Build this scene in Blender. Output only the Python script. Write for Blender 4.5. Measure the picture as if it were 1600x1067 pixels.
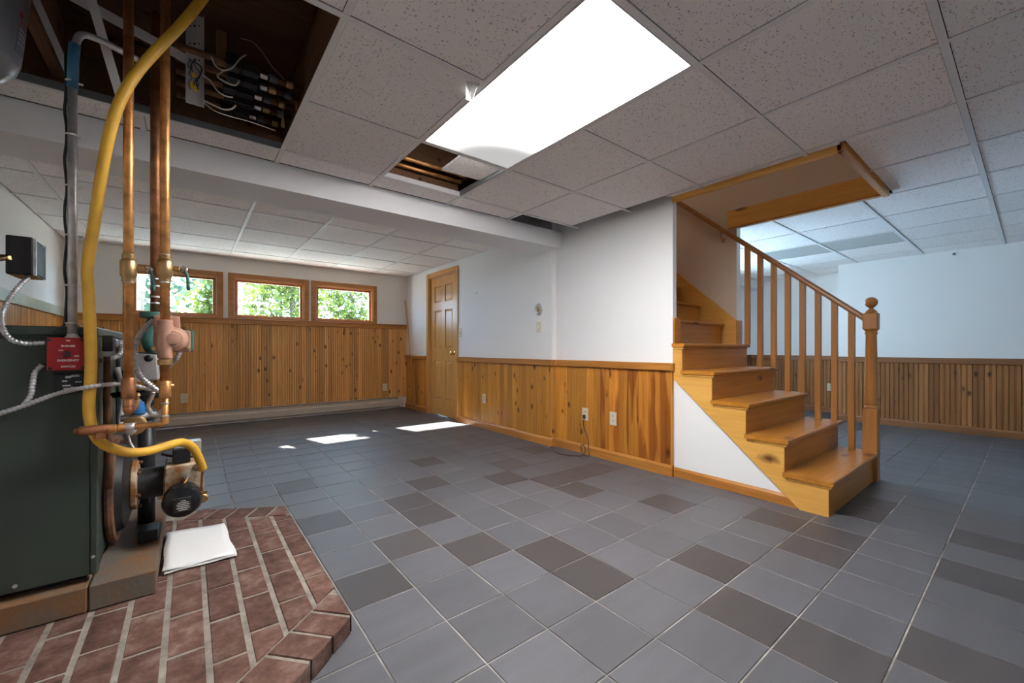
import bpy, bmesh, math, random
from mathutils import Vector, Matrix
random.seed(7)
for o in list(bpy.data.objects): bpy.data.objects.remove(o)
scene = bpy.context.scene
C = scene.collection

# ------------------------------------------------------------------ camera
F_PX, HORIZON, YAW, CAM_H = 642.2, 544.4, 0.6656, 0.98     # image 1600 x 1067
cam_d = bpy.data.cameras.new('camera'); cam = bpy.data.objects.new('camera', cam_d); C.objects.link(cam)
cam_d.sensor_width = 36; cam_d.lens = 36 * F_PX / 1600; cam_d.shift_y = (HORIZON - 533.5) / 1600
cam_d.clip_start = 0.02; cam_d.clip_end = 200
cam.location = (0, 0, CAM_H); cam.rotation_euler = (math.pi / 2, 0, -YAW)
scene.camera = cam
# ------------------------------------------------------------------ world, sun, exposure
w = bpy.data.worlds.new('sky'); scene.world = w; w.use_nodes = True
bg = w.node_tree.nodes['Background']; bg.inputs[0].default_value = (0.47, 0.71, 1.0, 1); bg.inputs[1].default_value = 18.0
sd = bpy.data.lights.new('sun', 'SUN'); sun = bpy.data.objects.new('sun', sd); C.objects.link(sun)
sd.energy = 42; sd.angle = 0.012; sd.color = (1, 0.95, 0.86)
sun.rotation_euler = Vector((0.33, -1.16, -1.0)).to_track_quat('-Z', 'Y').to_euler()
sun.location = (-2, 12, 8)
vs = scene.view_settings
vs.view_transform = 'Standard'; vs.look = 'None'; vs.gamma = 1; vs.use_curve_mapping = False; vs.exposure = 0.42
scene.cycles.max_bounces = 16; scene.cycles.diffuse_bounces = 12
LENS_POWER = 37.0
def portal(name, loc, sx, sy, direction):
    d = bpy.data.lights.new(name, 'AREA'); d.shape = 'RECTANGLE'; d.size = sx; d.size_y = sy
    d.cycles.is_portal = True
    o = bpy.data.objects.new(name, d); C.objects.link(o); o.location = loc
    o.rotation_euler = Vector(direction).to_track_quat('-Z', 'Y').to_euler()

# ------------------------------------------------------------------ pixel helpers (directions only; the plane gives the distance)
_c, _s = math.cos(YAW), math.sin(YAW)
def U(px, py, X=None, Y=None, Z=None):
    a = (px - 800) / F_PX; b = (HORIZON - py) / F_PX
    d = Vector((a * _c + _s, -a * _s + _c, b))
    t = X / d.x if X is not None else (Y / d.y if Y is not None else (Z - CAM_H) / d.z)
    return Vector((0, 0, CAM_H)) + d * t
def PX(x, y, z):
    xc = x * _c - y * _s; zc = x * _s + y * _c
    if zc < 0.05: return None
    return 800 + F_PX * xc / zc, HORIZON + F_PX * (CAM_H - z) / zc

# ------------------------------------------------------------------ object helpers
WL = {}
def link(name, me, mat=None, parent=None, loc=(0, 0, 0), rotz=0.0):
    o = bpy.data.objects.new(name, me); C.objects.link(o); o.location = loc
    if rotz: o.rotation_euler = (0, 0, rotz)
    if mat is not None and me is not None and not me.materials: me.materials.append(mat)
    WL[o] = Vector(loc)
    if parent is not None:
        o.parent = parent; o.matrix_parent_inverse = Matrix.Translation(-WL[parent])
    return o
def thing(name, label, cat, loc=(0, 0, 0), group=None):
    o = bpy.data.objects.new(name, None); C.objects.link(o); o.location = loc; o.empty_display_size = .05
    WL[o] = Vector(loc); tag(o, label, cat, group); return o
def tag(o, label=None, cat=None, group=None, kind=None):
    if label: o['label'] = label
    if cat: o['category'] = cat
    if group: o['group'] = group
    if kind: o['kind'] = kind
    return o
def struct(o, label=None): o['kind'] = 'structure'; return tag(o, label)
def pydata(name, verts, faces, mat, parent=None, origin=None, smooth=False, normals=True):
    vs_ = [Vector(v) for v in verts]
    if origin is None:
        lo = Vector((min(v.x for v in vs_), min(v.y for v in vs_), min(v.z for v in vs_)))
        hi = Vector((max(v.x for v in vs_), max(v.y for v in vs_), max(v.z for v in vs_)))
        origin = (lo + hi) / 2
    origin = Vector(origin)
    me = bpy.data.meshes.new(name); me.from_pydata([v - origin for v in vs_], [], faces)
    if normals:
        bm = bmesh.new(); bm.from_mesh(me); bmesh.ops.recalc_face_normals(bm, faces=bm.faces); bm.to_mesh(me); bm.free()
    if smooth: me.polygons.foreach_set('use_smooth', [True] * len(me.polygons))
    me.update()
    return link(name, me, mat, parent, origin)
BF = [(0, 1, 2, 3), (4, 7, 6, 5), (0, 4, 5, 1), (1, 5, 6, 2), (2, 6, 7, 3), (3, 7, 4, 0)]
def boxverts(x0, x1, y0, y1, z0, z1):
    return [(x0, y0, z0), (x0, y1, z0), (x1, y1, z0), (x1, y0, z0), (x0, y0, z1), (x0, y1, z1), (x1, y1, z1), (x1, y0, z1)]
def box(name, x0, x1, y0, y1, z0, z1, mat, parent=None, bevel=0.0, seg=1):
    if x0 > x1: x0, x1 = x1, x0
    if y0 > y1: y0, y1 = y1, y0
    if z0 > z1: z0, z1 = z1, z0
    o = pydata(name, boxverts(x0, x1, y0, y1, z0, z1), BF, mat, parent)
    if bevel: bevel_mesh(o.data, bevel, seg)
    return o
def bevel_mesh(me, off, seg=1):
    bm = bmesh.new(); bm.from_mesh(me)
    bmesh.ops.bevel(bm, geom=list(bm.edges), offset=off, segments=seg, profile=.6, affect='EDGES', clamp_overlap=True)
    bm.to_mesh(me); bm.free()
def boxes(name, lst, mat, parent=None):
    V, Fc = [], []
    for b in lst:
        n = len(V); V += boxverts(*b); Fc += [tuple(i + n for i in f) for f in BF]
    return pydata(name, V, Fc, mat, parent)
def prism(name, poly, axis, a0, a1, mat, parent=None, bevel=0.0):
    """poly of 2D points extruded along axis: 'x' -> (y,z), 'y' -> (x,z), 'z' -> (x,y)"""
    def m(p, a):
        return (a, p[0], p[1]) if axis == 'x' else ((p[0], a, p[1]) if axis == 'y' else (p[0], p[1], a))
    n = len(poly)
    V = [m(p, a0) for p in poly] + [m(p, a1) for p in poly]
    Fc = [tuple(range(n)), tuple(range(2 * n - 1, n - 1, -1))] + [(i, (i + 1) % n, n + (i + 1) % n, n + i) for i in range(n)]
    o = pydata(name, V, Fc, mat, parent)
    if bevel: bevel_mesh(o.data, bevel)
    return o
def catmull(pts, k=6):
    P_ = [Vector(p) for p in pts]; out = []
    if len(P_) < 3: return P_
    for i in range(len(P_) - 1):
        p0 = P_[max(i - 1, 0)]; p1 = P_[i]; p2 = P_[i + 1]; p3 = P_[min(i + 2, len(P_) - 1)]
        for j in range(k):
            t = j / k
            out.append(.5 * ((2 * p1) + (p2 - p0) * t + (2 * p0 - 5 * p1 + 4 * p2 - p3) * t * t + (3 * p1 - p0 - 3 * p2 + p3) * t ** 3))
    out.append(P_[-1]); return out
def tube_data(pts, r, seg=10, radii=None):
    V, Fc = [], []
    n = len(pts); up = None
    for i, p in enumerate(pts):
        t = (pts[min(i + 1, n - 1)] - pts[max(i - 1, 0)]); t = t.normalized() if t.length > 1e-9 else Vector((0, 0, 1))
        if up is None:
            up = Vector((0, 0, 1)) if abs(t.z) < .9 else Vector((1, 0, 0))
        up = up - t * up.dot(t)
        if up.length < 1e-6: up = t.orthogonal()
        up.normalize(); sd_ = t.cross(up)
        rr = radii[i] if radii else r
        for k in range(seg):
            a = 2 * math.pi * k / seg
            V.append(p + (up * math.cos(a) + sd_ * math.sin(a)) * rr)
    for i in range(n - 1):
        for k in range(seg):
            a = i * seg + k; b = i * seg + (k + 1) % seg
            Fc.append((a, b, b + seg, a + seg))
    Fc.append(tuple(range(seg))[::-1]); Fc.append(tuple(range((n - 1) * seg, n * seg)))
    return V, Fc
def tube(name, pts, r, mat, parent=None, seg=10, smooth_path=0, radii=None):
    P_ = catmull(pts, smooth_path) if smooth_path else [Vector(p) for p in pts]
    V, Fc = tube_data(P_, r, seg, radii)
    o = pydata(name, V, Fc, mat, parent, normals=True)
    for p in o.data.polygons: p.use_smooth = len(p.vertices) == 4
    return o
def flex(name, pts, r, mat, parent=None, pitch=.011, seg=8):
    """armoured cable: a tube with ridges along its length"""
    P_ = catmull(pts, 24); L = [0]
    for a, b in zip(P_, P_[1:]): L.append(L[-1] + (b - a).length)
    n = max(6, int(L[-1] / (pitch / 4))); Q = []; R_ = []; j = 0
    for i in range(n + 1):
        d = L[-1] * i / n
        while j < len(L) - 2 and L[j + 1] < d: j += 1
        t = (d - L[j]) / max(1e-9, L[j + 1] - L[j]); Q.append(P_[j].lerp(P_[j + 1], t))
        R_.append(r * (1 + .16 * math.sin(2 * math.pi * d / pitch)))
    V, Fc = tube_data(Q, r, seg, R_)
    return pydata(name, V, Fc, mat, parent, smooth=True)
def lathe(name, prof, center, mat, parent=None, axis='z', seg=20, smooth=True):
    """prof: list of (radius, along)"""
    V, Fc = [], []
    for r, h in prof:
        for k in range(seg):
            a = 2 * math.pi * k / seg; u, v = r * math.cos(a), r * math.sin(a)
            p = (u, v, h) if axis == 'z' else ((h, u, v) if axis == 'x' else (u, h, v))
            V.append((center[0] + p[0], center[1] + p[1], center[2] + p[2]))
    n = len(prof)
    for i in range(n - 1):
        for k in range(seg):
            a = i * seg + k; b = i * seg + (k + 1) % seg
            Fc.append((a, b, b + seg, a + seg))
    Fc.append(tuple(range(seg))[::-1]); Fc.append(tuple(range((n - 1) * seg, n * seg)))
    o = pydata(name, V, Fc, mat, parent)
    if smooth:
        for p in o.data.polygons: p.use_smooth = len(p.vertices) == 4
        bm = bmesh.new(); bm.from_mesh(o.data)
        for e in bm.edges:
            if len(e.link_faces) == 2 and e.calc_face_angle(0) > .7: e.smooth = False
        bm.to_mesh(o.data); bm.free()
    return o
def text(name, s, loc, size, rot, mat, parent=None, align='CENTER', bold=0.0):
    cu = bpy.data.curves.new(name, 'FONT'); cu.body = s; cu.size = size; cu.align_x = align; cu.align_y = 'CENTER'
    cu.extrude = .0004; cu.offset = bold
    t = bpy.data.objects.new(name, cu); C.objects.link(t); t.rotation_euler = rot
    bpy.context.view_layer.update()
    me = bpy.data.meshes.new_from_object(t.evaluated_get(bpy.context.evaluated_depsgraph_get()))
    me.transform(t.matrix_world.to_3x3().to_4x4())
    bpy.data.objects.remove(t)
    me.materials.clear()
    return link(name, me, mat, parent, loc)

# ------------------------------------------------------------------ materials
def nt(name):
    m = bpy.data.materials.new(name); m.use_nodes = True
    t = m.node_tree; b = t.nodes['Principled BSDF']; return m, t, b
def mat(name, col, rough=.5, metal=0., vary=0., vscale=8., bump=0., bscale=60., spec=.5, col2=None, detail=3, obj_random=0.):
    m, t, b = nt(name)
    b.inputs['Roughness'].default_value = rough; b.inputs['Metallic'].default_value = metal
    b.inputs['Specular IOR Level'].default_value = spec
    c = (*col, 1); b.inputs['Base Color'].default_value = c
    if vary or col2 or bump or obj_random:
        tc = t.nodes.new('ShaderNodeTexCoord')
    last = None
    if vary or col2:
        n = t.nodes.new('ShaderNodeTexNoise'); n.inputs['Scale'].default_value = vscale; n.inputs['Detail'].default_value = detail
        n.inputs['Roughness'].default_value = .65
        t.links.new(tc.outputs['Object'], n.inputs['Vector'])
        r = t.nodes.new('ShaderNodeValToRGB')
        if col2:
            r.color_ramp.elements[0].color = c; r.color_ramp.elements[1].color = (*col2, 1)
            r.color_ramp.elements[0].position = .42; r.color_ramp.elements[1].position = .62
        else:
            r.color_ramp.elements[0].color = (*[x * (1 - vary) for x in col], 1)
            r.color_ramp.elements[1].color = (*[min(1, x * (1 + vary)) for x in col], 1)
            r.color_ramp.elements[0].position = .3; r.color_ramp.elements[1].position = .7
        t.links.new(n.outputs['Fac'], r.inputs[0]); last = r.outputs[0]
    if obj_random:
        oi = t.nodes.new('ShaderNodeObjectInfo')
        mr = t.nodes.new('ShaderNodeMapRange'); mr.inputs[3].default_value = 1 - obj_random; mr.inputs[4].default_value = 1 + obj_random
        t.links.new(oi.outputs['Random'], mr.inputs[0])
        h = t.nodes.new('ShaderNodeHueSaturation')
        if last: t.links.new(last, h.inputs['Color'])
        else: h.inputs['Color'].default_value = c
        t.links.new(mr.outputs[0], h.inputs['Value']); last = h.outputs[0]
    if last: t.links.new(last, b.inputs['Base Color'])
    if bump:
        n2 = t.nodes.new('ShaderNodeTexNoise'); n2.inputs['Scale'].default_value = bscale; n2.inputs['Detail'].default_value = 4
        t.links.new(tc.outputs['Object'], n2.inputs['Vector'])
        bp = t.nodes.new('ShaderNodeBump'); bp.inputs['Strength'].default_value = bump; bp.inputs['Distance'].default_value = .004
        t.links.new(n2.outputs['Fac'], bp.inputs['Height']); t.links.new(bp.outputs[0], b.inputs['Normal'])
    return m
def wood(name, light, dark, axis='z', rough=.38, knots=True, rnd=.22, knot_scale=1.0, flame=0.0):
    """stained pine: grain stretched along the axis, knots, board to board variation"""
    m, t, b = nt(name); N = t.nodes.new; L = t.links.new
    b.inputs['Roughness'].default_value = rough; b.inputs['Specular IOR Level'].default_value = .45
    tc = N('ShaderNodeTexCoord'); oi = N('ShaderNodeObjectInfo')
    off = N('ShaderNodeVectorMath'); off.operation = 'SCALE'; off.inputs[0].default_value = (17.3, 9.1, 31.7)
    L(oi.outputs['Random'], off.inputs['Scale'])
    add = N('ShaderNodeVectorMath'); add.operation = 'ADD'; L(tc.outputs['Object'], add.inputs[0]); L(off.outputs[0], add.inputs[1])
    mp = N('ShaderNodeMapping'); i = 'xyz'.index(axis)
    sc = [38., 38., 38.]; sc[i] = 2.2; mp.inputs['Scale'].default_value = sc; L(add.outputs[0], mp.inputs['Vector'])
    n1 = N('ShaderNodeTexNoise'); n1.inputs['Scale'].default_value = 1; n1.inputs['Detail'].default_value = 5; n1.inputs['Distortion'].default_value = .6
    L(mp.outputs[0], n1.inputs['Vector'])
    mp2 = N('ShaderNodeMapping'); sc2 = [9., 9., 9.]; sc2[i] = 1.0; mp2.inputs['Scale'].default_value = sc2; L(add.outputs[0], mp2.inputs['Vector'])
    n2 = N('ShaderNodeTexNoise'); n2.inputs['Scale'].default_value = 1; n2.inputs['Detail'].default_value = 2; L(mp2.outputs[0], n2.inputs['Vector'])
    mixn = N('ShaderNodeMath'); mixn.operation = 'MULTIPLY_ADD'; mixn.inputs[1].default_value = .55
    mul = N('ShaderNodeMath'); mul.operation = 'MULTIPLY'; mul.inputs[1].default_value = .45; L(n2.outputs['Fac'], mul.inputs[0])
    L(n1.outputs['Fac'], mixn.inputs[0]); L(mul.outputs[0], mixn.inputs[2])
    r = N('ShaderNodeValToRGB'); e = r.color_ramp.elements
    e[0].position = .30; e[0].color = (*dark, 1); e[1].position = .62; e[1].color = (*light, 1)
    L(mixn.outputs[0], r.inputs[0]); col = r.outputs[0]
    if flame:
        rf = N('ShaderNodeValToRGB'); rf.color_ramp.elements[0].position = .54; rf.color_ramp.elements[1].position = .60
        rf.color_ramp.elements[0].color = (0, 0, 0, 1); rf.color_ramp.elements[1].color = (flame,) * 3 + (1,)
        L(n2.outputs['Fac'], rf.inputs[0])
        mf = N('ShaderNodeMix'); mf.data_type = 'RGBA'; mf.inputs['B'].default_value = (dark[0] * .62, dark[1] * .45, dark[2] * .5, 1)
        L(rf.outputs[0], mf.inputs['Factor']); L(col, mf.inputs['A']); col = mf.outputs['Result']
    if knots:
        mk = N('ShaderNodeMapping'); a = 9. * knot_scale
        sk = [a, a, a]; sk[i] = 4.6 * knot_scale; mk.inputs['Scale'].default_value = sk; L(add.outputs[0], mk.inputs['Vector'])
        vo = N('ShaderNodeTexVoronoi'); vo.inputs['Scale'].default_value = 1; vo.inputs['Randomness'].default_value = 1
        L(mk.outputs[0], vo.inputs['Vector'])
        kn = N('ShaderNodeTexNoise'); kn.inputs['Scale'].default_value = 30; L(add.outputs[0], kn.inputs['Vector'])
        km = N('ShaderNodeMath'); km.operation = 'MULTIPLY_ADD'; km.inputs[1].default_value = .12; L(kn.outputs['Fac'], km.inputs[0]); L(vo.outputs['Distance'], km.inputs[2])
        rk = N('ShaderNodeValToRGB'); rk.color_ramp.elements[0].position = .13; rk.color_ramp.elements[0].color = (1, 1, 1, 1)
        rk.color_ramp.elements[1].position = .25; rk.color_ramp.elements[1].color = (0, 0, 0, 1)
        L(km.outputs[0], rk.inputs[0])
        mx = N('ShaderNodeMix'); mx.data_type = 'RGBA'; mx.inputs['B'].default_value = (dark[0] * .22, dark[1] * .16, dark[2] * .2, 1)
        L(rk.outputs[0], mx.inputs['Factor']); L(col, mx.inputs['A']); col = mx.outputs['Result']
    h = N('ShaderNodeHueSaturation'); mr = N('ShaderNodeMapRange'); mr.inputs[3].default_value = 1 - rnd; mr.inputs[4].default_value = 1 + rnd
    L(oi.outputs['Random'], mr.inputs[0]); L(mr.outputs[0], h.inputs['Value']); L(col, h.inputs['Color'])
    L(h.outputs[0], b.inputs['Base Color'])
    bp = N('ShaderNodeBump'); bp.inputs['Strength'].default_value = .12; bp.inputs['Distance'].default_value = .002
    L(n1.outputs['Fac'], bp.inputs['Height']); L(bp.outputs[0], b.inputs['Normal'])
    return m
PINE_L, PINE_D = (.64, .285, .042), (.44, .160, .018)
M = {}
M['pine_v'] = wood('knotty_pine_boards', PINE_L, PINE_D, 'z', .42)
M['pine_back'] = wood('brightened_back_pine', (.76, .41, .13), (.56, .25, .065), 'z', .42)  # back boards' colour raised to make up for weak light there
M['pine_room'] = wood('dark_pine_boards', (.38, .165, .055), (.25, .095, .028), 'z', .45)  # darker tones than the pine of the front room
M['pine_flame'] = wood('flame_grained_pine_boards', (.66, .28, .042), (.40, .125, .014), 'z', .4, flame=.8, knot_scale=.7)
M['pine_x'] = wood('pine_trim_along_x', (.54, .23, .045), (.36, .125, .02), 'x', .38, knots=False, rnd=.08)
M['pine_y'] = wood('pine_trim_along_y', (.54, .23, .045), (.36, .125, .02), 'y', .38, knots=False, rnd=.08)
M['room_y'] = wood('dark_pine_trim', (.30, .125, .05), (.20, .08, .03), 'y', .4, knots=False, rnd=.05)
M['room_x'] = wood('dark_pine_trim_across', (.30, .125, .05), (.20, .08, .03), 'x', .4, knots=False, rnd=.05)
M['stair_x'] = wood('stair_pine_across', (.56, .235, .032), (.40, .14, .016), 'x', .3, knot_scale=.55, rnd=.08)
M['stair_y'] = wood('stair_pine_stringer', (.78, .43, .105), (.64, .31, .06), 'y', .36, knot_scale=.5, rnd=.05)
M['oak'] = wood('oak_balusters', (.50, .225, .06), (.36, .145, .032), 'z', .36, knots=False, rnd=.1)
M['oak_y'] = wood('oak_handrail', (.40, .185, .058), (.26, .105, .028), 'y', .34, knots=False, rnd=.05)
M['door'] = wood('door_pine', (.70, .37, .115), (.55, .26, .07), 'z', .33, knots=False, rnd=.06)
M['window_wood'] = wood('window_pine', (.50, .22, .07), (.34, .13, .035), 'x', .4, knots=False, rnd=.1)
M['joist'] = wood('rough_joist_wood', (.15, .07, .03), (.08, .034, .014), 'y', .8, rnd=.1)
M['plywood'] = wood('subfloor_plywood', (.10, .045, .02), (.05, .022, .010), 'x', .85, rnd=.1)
M['dowel'] = wood('pale_dowel', (.55, .33, .16), (.45, .24, .10), 'z', .5, knots=False, rnd=.1)
M['wall'] = mat('white_wall_paint', (.86, .86, .87), .65, bump=.12, bscale=120, spec=.3)
M['cream'] = mat('cream_wall_paint', (.83, .80, .75), .7, bump=.1, bscale=120, spec=.3)
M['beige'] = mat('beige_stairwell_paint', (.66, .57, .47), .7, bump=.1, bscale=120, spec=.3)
M['tbar'] = mat('white_ceiling_grid', (.84, .83, .82), .5)
M['tbar_dark'] = mat('grey_ceiling_angle', (.16, .17, .18), .5)
M['grout'] = mat('grout', (.30, .275, .25), .9, vary=.6, vscale=5)
M['hearth_mortar'] = mat('grey_mortar', (.27, .235, .20), .95, vary=.35, vscale=14, bump=.6, bscale=120)
M['concrete'] = mat('rusty_concrete', (.13, .11, .09), .85, col2=(.20, .10, .045), vscale=6, bump=.4, bscale=60, detail=6)
M['green'] = mat('green_enamel', (.040, .055, .046), .42, vary=.12, vscale=3)
M['green_dk'] = mat('dark_green_enamel', (.035, .045, .04), .5)
M['copper'] = mat('aged_copper', (.70, .35, .13), .45, .85, vary=.35, vscale=18)
M['copper_dk'] = mat('tarnished_copper', (.42, .19, .09), .5, .85, vary=.4, vscale=20)
M['brass'] = mat('aged_brass', (.50, .33, .15), .42, 1., vary=.25, vscale=30)
M['polished_brass'] = mat('polished_brass', (.80, .60, .26), .2, 1.)
M['steel'] = mat('galvanised_steel', (.62, .62, .64), .4, .7, vary=.2, vscale=25)
M['chrome'] = mat('bright_metal', (.75, .75, .77), .2, 1.)
M['alu'] = mat('brushed_aluminium_cover', (.62, .62, .63), .38, .8, vary=.15, vscale=12)
M['yellow'] = mat('yellow_hose_plastic', (.78, .44, .045), .45, vary=.12, vscale=12)
M['red'] = mat('red_painted_steel', (.28, .006, .010), .42)
M['black'] = mat('black_plastic', (.012, .012, .014), .45)
M['black_gloss'] = mat('black_enamel', (.010, .010, .013), .25)
M['teal'] = mat('teal_painted_iron', (.055, .15, .13), .45, vary=.3, vscale=20)
M['salmon'] = mat('salmon_painted_bronze', (.46, .25, .17), .5, vary=.15, vscale=20)
M['blue'] = mat('blue_painted_cast_body', (.02, .17, .46), .4)
M['bluewrap'] = mat('blue_tape', (.03, .13, .24), .6, bump=.4, bscale=80)
M['rust'] = mat('rusted_iron', (.20, .09, .04), .8, col2=(.09, .045, .03), vscale=16, bump=.4, bscale=80, detail=6)
M['rustcream'] = mat('rust_stained_cream_paint', (.30, .12, .03), .6, col2=(.58, .50, .36), vscale=13, detail=5, bump=.2)
M['iron'] = mat('dark_iron', (.035, .034, .036), .55, .4, vary=.4, vscale=20)
M['white'] = mat('white_plastic', (.72, .70, .66), .4)
M['ivory'] = mat('ivory_plastic', (.70, .63, .50), .4)
M['white_metal'] = mat('white_enamelled_metal', (.62, .60, .60), .4)
M['heater'] = mat('beige_heater_enamel', (.50, .42, .34), .45, vary=.06)
M['paper'] = mat('white_paper_towel', (.86, .86, .86), .85, bump=.25, bscale=220)
M['cord'] = mat('brown_cord', (.05, .035, .028), .5)
M['wirew'] = mat('white_cable', (.62, .55, .48), .5)
M['wirey'] = mat('yellow_wire_nut', (.80, .55, .03), .45)
M['tank'] = mat('grey_tank_paint', (.15, .155, .175), .32)
M['tanklabel'] = mat('dark_grey_label', (.12, .13, .17), .5)
M['rail_left'] = mat('greenish_lit_rail', (.42, .40, .27), .5, vary=.1)  # wooden rail; the greenish light on it is put into its colour
M['lens_off'] = mat('unlit_prismatic_lens', (.40, .42, .40), .35)
M['bark'] = mat('bark', (.10, .075, .055), .9, vary=.3, vscale=20)
M['ground'] = mat('bounce_ground', (.50, .48, .42), .95, vary=.4, vscale=2)  # unseen ground made pale to bounce sunlight in through the windows
M['vent'] = mat('dark_grey_metal', (.16, .145, .13), .6)
M['slot'] = mat('black_slot', (.01, .01, .01), .7)

def leafmat(name, col):
    m, t, b = nt(name)
    b.inputs['Roughness'].default_value = .5
    tr = t.nodes.new('ShaderNodeBsdfTranslucent'); mx = t.nodes.new('ShaderNodeMixShader'); mx.inputs[0].default_value = .5
    g = t.nodes.new('ShaderNodeNewGeometry'); r = t.nodes.new('ShaderNodeValToRGB')
    r.color_ramp.elements[0].color = (col[0] * .6, col[1] * .65, col[2] * .6, 1); r.color_ramp.elements[1].color = (col[0] * 1.6, col[1] * 1.35, col[2] * 1.2, 1)
    t.links.new(g.outputs['Random Per Island'], r.inputs[0])
    t.links.new(r.outputs[0], b.inputs['Base Color']); t.links.new(r.outputs[0], tr.inputs['Color'])
    o = t.nodes['Material Output']; t.links.new(b.outputs[0], mx.inputs[1]); t.links.new(tr.outputs[0], mx.inputs[2]); t.links.new(mx.outputs[0], o.inputs[0])
    return m
M['leaf'] = leafmat('sunlit_leaves', (.085, .125, .022)); M['leaf2'] = leafmat('blue_green_leaves', (.035, .08, .045))
def glassmat():
    m, t, b = nt('window_glass'); o = t.nodes['Material Output']
    tr = t.nodes.new('ShaderNodeBsdfTransparent'); tr.inputs[0].default_value = (.95, .97, .96, 1)
    gl = t.nodes.new('ShaderNodeBsdfGlossy'); gl.inputs['Roughness'].default_value = .03
    mx = t.nodes.new('ShaderNodeMixShader'); mx.inputs[0].default_value = .05
    t.links.new(tr.outputs[0], mx.inputs[1]); t.links.new(gl.outputs[0], mx.inputs[2]); t.links.new(mx.outputs[0], o.inputs[0])
    return m
M['glass'] = glassmat()
def lensmat():
    m, t, b = nt('lit_diffuser'); o = t.nodes['Material Output']
    e = t.nodes.new('ShaderNodeEmission'); e.inputs[0].default_value = (1, .985, .965, 1); e.inputs[1].default_value = LENS_POWER
    t.links.new(e.outputs[0], o.inputs[0]); return m
def lens_end_mat():
    # the tubes stop short of one corner, so the lens glows less there
    m, t, b = nt('lit_diffuser_with_dim_corner'); o = t.nodes['Material Output']; N = t.nodes.new; L = t.links.new
    e = N('ShaderNodeEmission'); e.inputs[0].default_value = (1, .985, .965, 1)
    tc = N('ShaderNodeTexCoord'); mp = N('ShaderNodeVectorMath'); mp.operation = 'MULTIPLY_ADD'; mp.inputs[1].default_value = (1 / .60, 1 / .40, 0); mp.inputs[2].default_value = (-.29 / .60, -.62 / .40, 0)
    L(tc.outputs['Object'], mp.inputs[0]); ln = N('ShaderNodeVectorMath'); ln.operation = 'LENGTH'; L(mp.outputs[0], ln.inputs[0])
    mr = N('ShaderNodeMapRange'); mr.interpolation_type = 'SMOOTHSTEP'; mr.inputs[1].default_value = .25; mr.inputs[2].default_value = 1.15; mr.inputs[3].default_value = 0; mr.inputs[4].default_value = 1; L(ln.outputs['Value'], mr.inputs[0])
    pw = N('ShaderNodeMath'); pw.operation = 'POWER'; pw.inputs[1].default_value = 5; L(mr.outputs[0], pw.inputs[0])
    ma = N('ShaderNodeMath'); ma.operation = 'MULTIPLY_ADD'; ma.inputs[1].default_value = LENS_POWER; ma.inputs[2].default_value = .42; L(pw.outputs[0], ma.inputs[0])
    L(ma.outputs[0], e.inputs[1]); L(e.outputs[0], o.inputs[0]); return m
M['lens'] = lensmat(); M['lens_end'] = lens_end_mat()
M['tube_lamp'] = mat('fluorescent_tube', (1, 1, 1)); _b = M['tube_lamp'].node_tree.nodes['Principled BSDF']; _b.inputs['Emission Color'].default_value = (1, .985, .965, 1); _b.inputs['Emission Strength'].default_value = 12
def ceiling_tile_mat():
    m, t, b = nt('fissured_ceiling_tile'); N = t.nodes.new; L = t.links.new
    b.inputs['Roughness'].default_value = .9; b.inputs['Specular IOR Level'].default_value = .15
    g = N('ShaderNodeNewGeometry'); oi = N('ShaderNodeObjectInfo')
    mp = N('ShaderNodeMapping'); mp.inputs['Scale'].default_value = (62, 105, 1); L(g.outputs['Position'], mp.inputs['Vector'])
    dn = N('ShaderNodeTexNoise'); dn.inputs['Scale'].default_value = .8; L(mp.outputs[0], dn.inputs['Vector'])
    av = N('ShaderNodeVectorMath'); av.operation = 'MULTIPLY_ADD'; av.inputs[1].default_value = (1.6, 1.6, 0); L(dn.outputs['Color'], av.inputs[0]); L(mp.outputs[0], av.inputs[2])
    vo = N('ShaderNodeTexVoronoi'); vo.voronoi_dimensions = '2D'; vo.inputs['Scale'].default_value = 1; L(av.outputs[0], vo.inputs['Vector'])
    sep = N('ShaderNodeSeparateColor'); L(vo.outputs['Color'], sep.inputs[0])
    thr = N('ShaderNodeMapRange'); thr.inputs[1].default_value = .35; thr.inputs[2].default_value = 1; thr.inputs[3].default_value = 0; thr.inputs[4].default_value = .33; L(sep.outputs[0], thr.inputs[0])
    lt = N('ShaderNodeMath'); lt.operation = 'SUBTRACT'; L(thr.outputs[0], lt.inputs[0]); L(vo.outputs['Distance'], lt.inputs[1])
    rr = N('ShaderNodeMapRange'); rr.inputs[1].default_value = -.02; rr.inputs[2].default_value = .10; L(lt.outputs[0], rr.inputs[0])
    mx = N('ShaderNodeMix'); mx.data_type = 'RGBA'; mx.inputs['A'].default_value = (.95, .915, .895, 1); mx.inputs['B'].default_value = (.52, .475, .465, 1)
    L(rr.outputs[0], mx.inputs['Factor'])
    h = N('ShaderNodeHueSaturation'); mr = N('ShaderNodeMapRange'); mr.inputs[3].default_value = .95; mr.inputs[4].default_value = 1.05
    L(oi.outputs['Random'], mr.inputs[0]); L(mr.outputs[0], h.inputs['Value']); L(mx.outputs['Result'], h.inputs['Color'])
    L(h.outputs[0], b.inputs['Base Color'])
    bp = N('ShaderNodeBump'); bp.invert = True; bp.inputs['Strength'].default_value = .5; bp.inputs['Distance'].default_value = .002; L(rr.outputs[0], bp.inputs['Height']); L(bp.outputs[0], b.inputs['Normal'])
    return m
M['ctile'] = ceiling_tile_mat()
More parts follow.
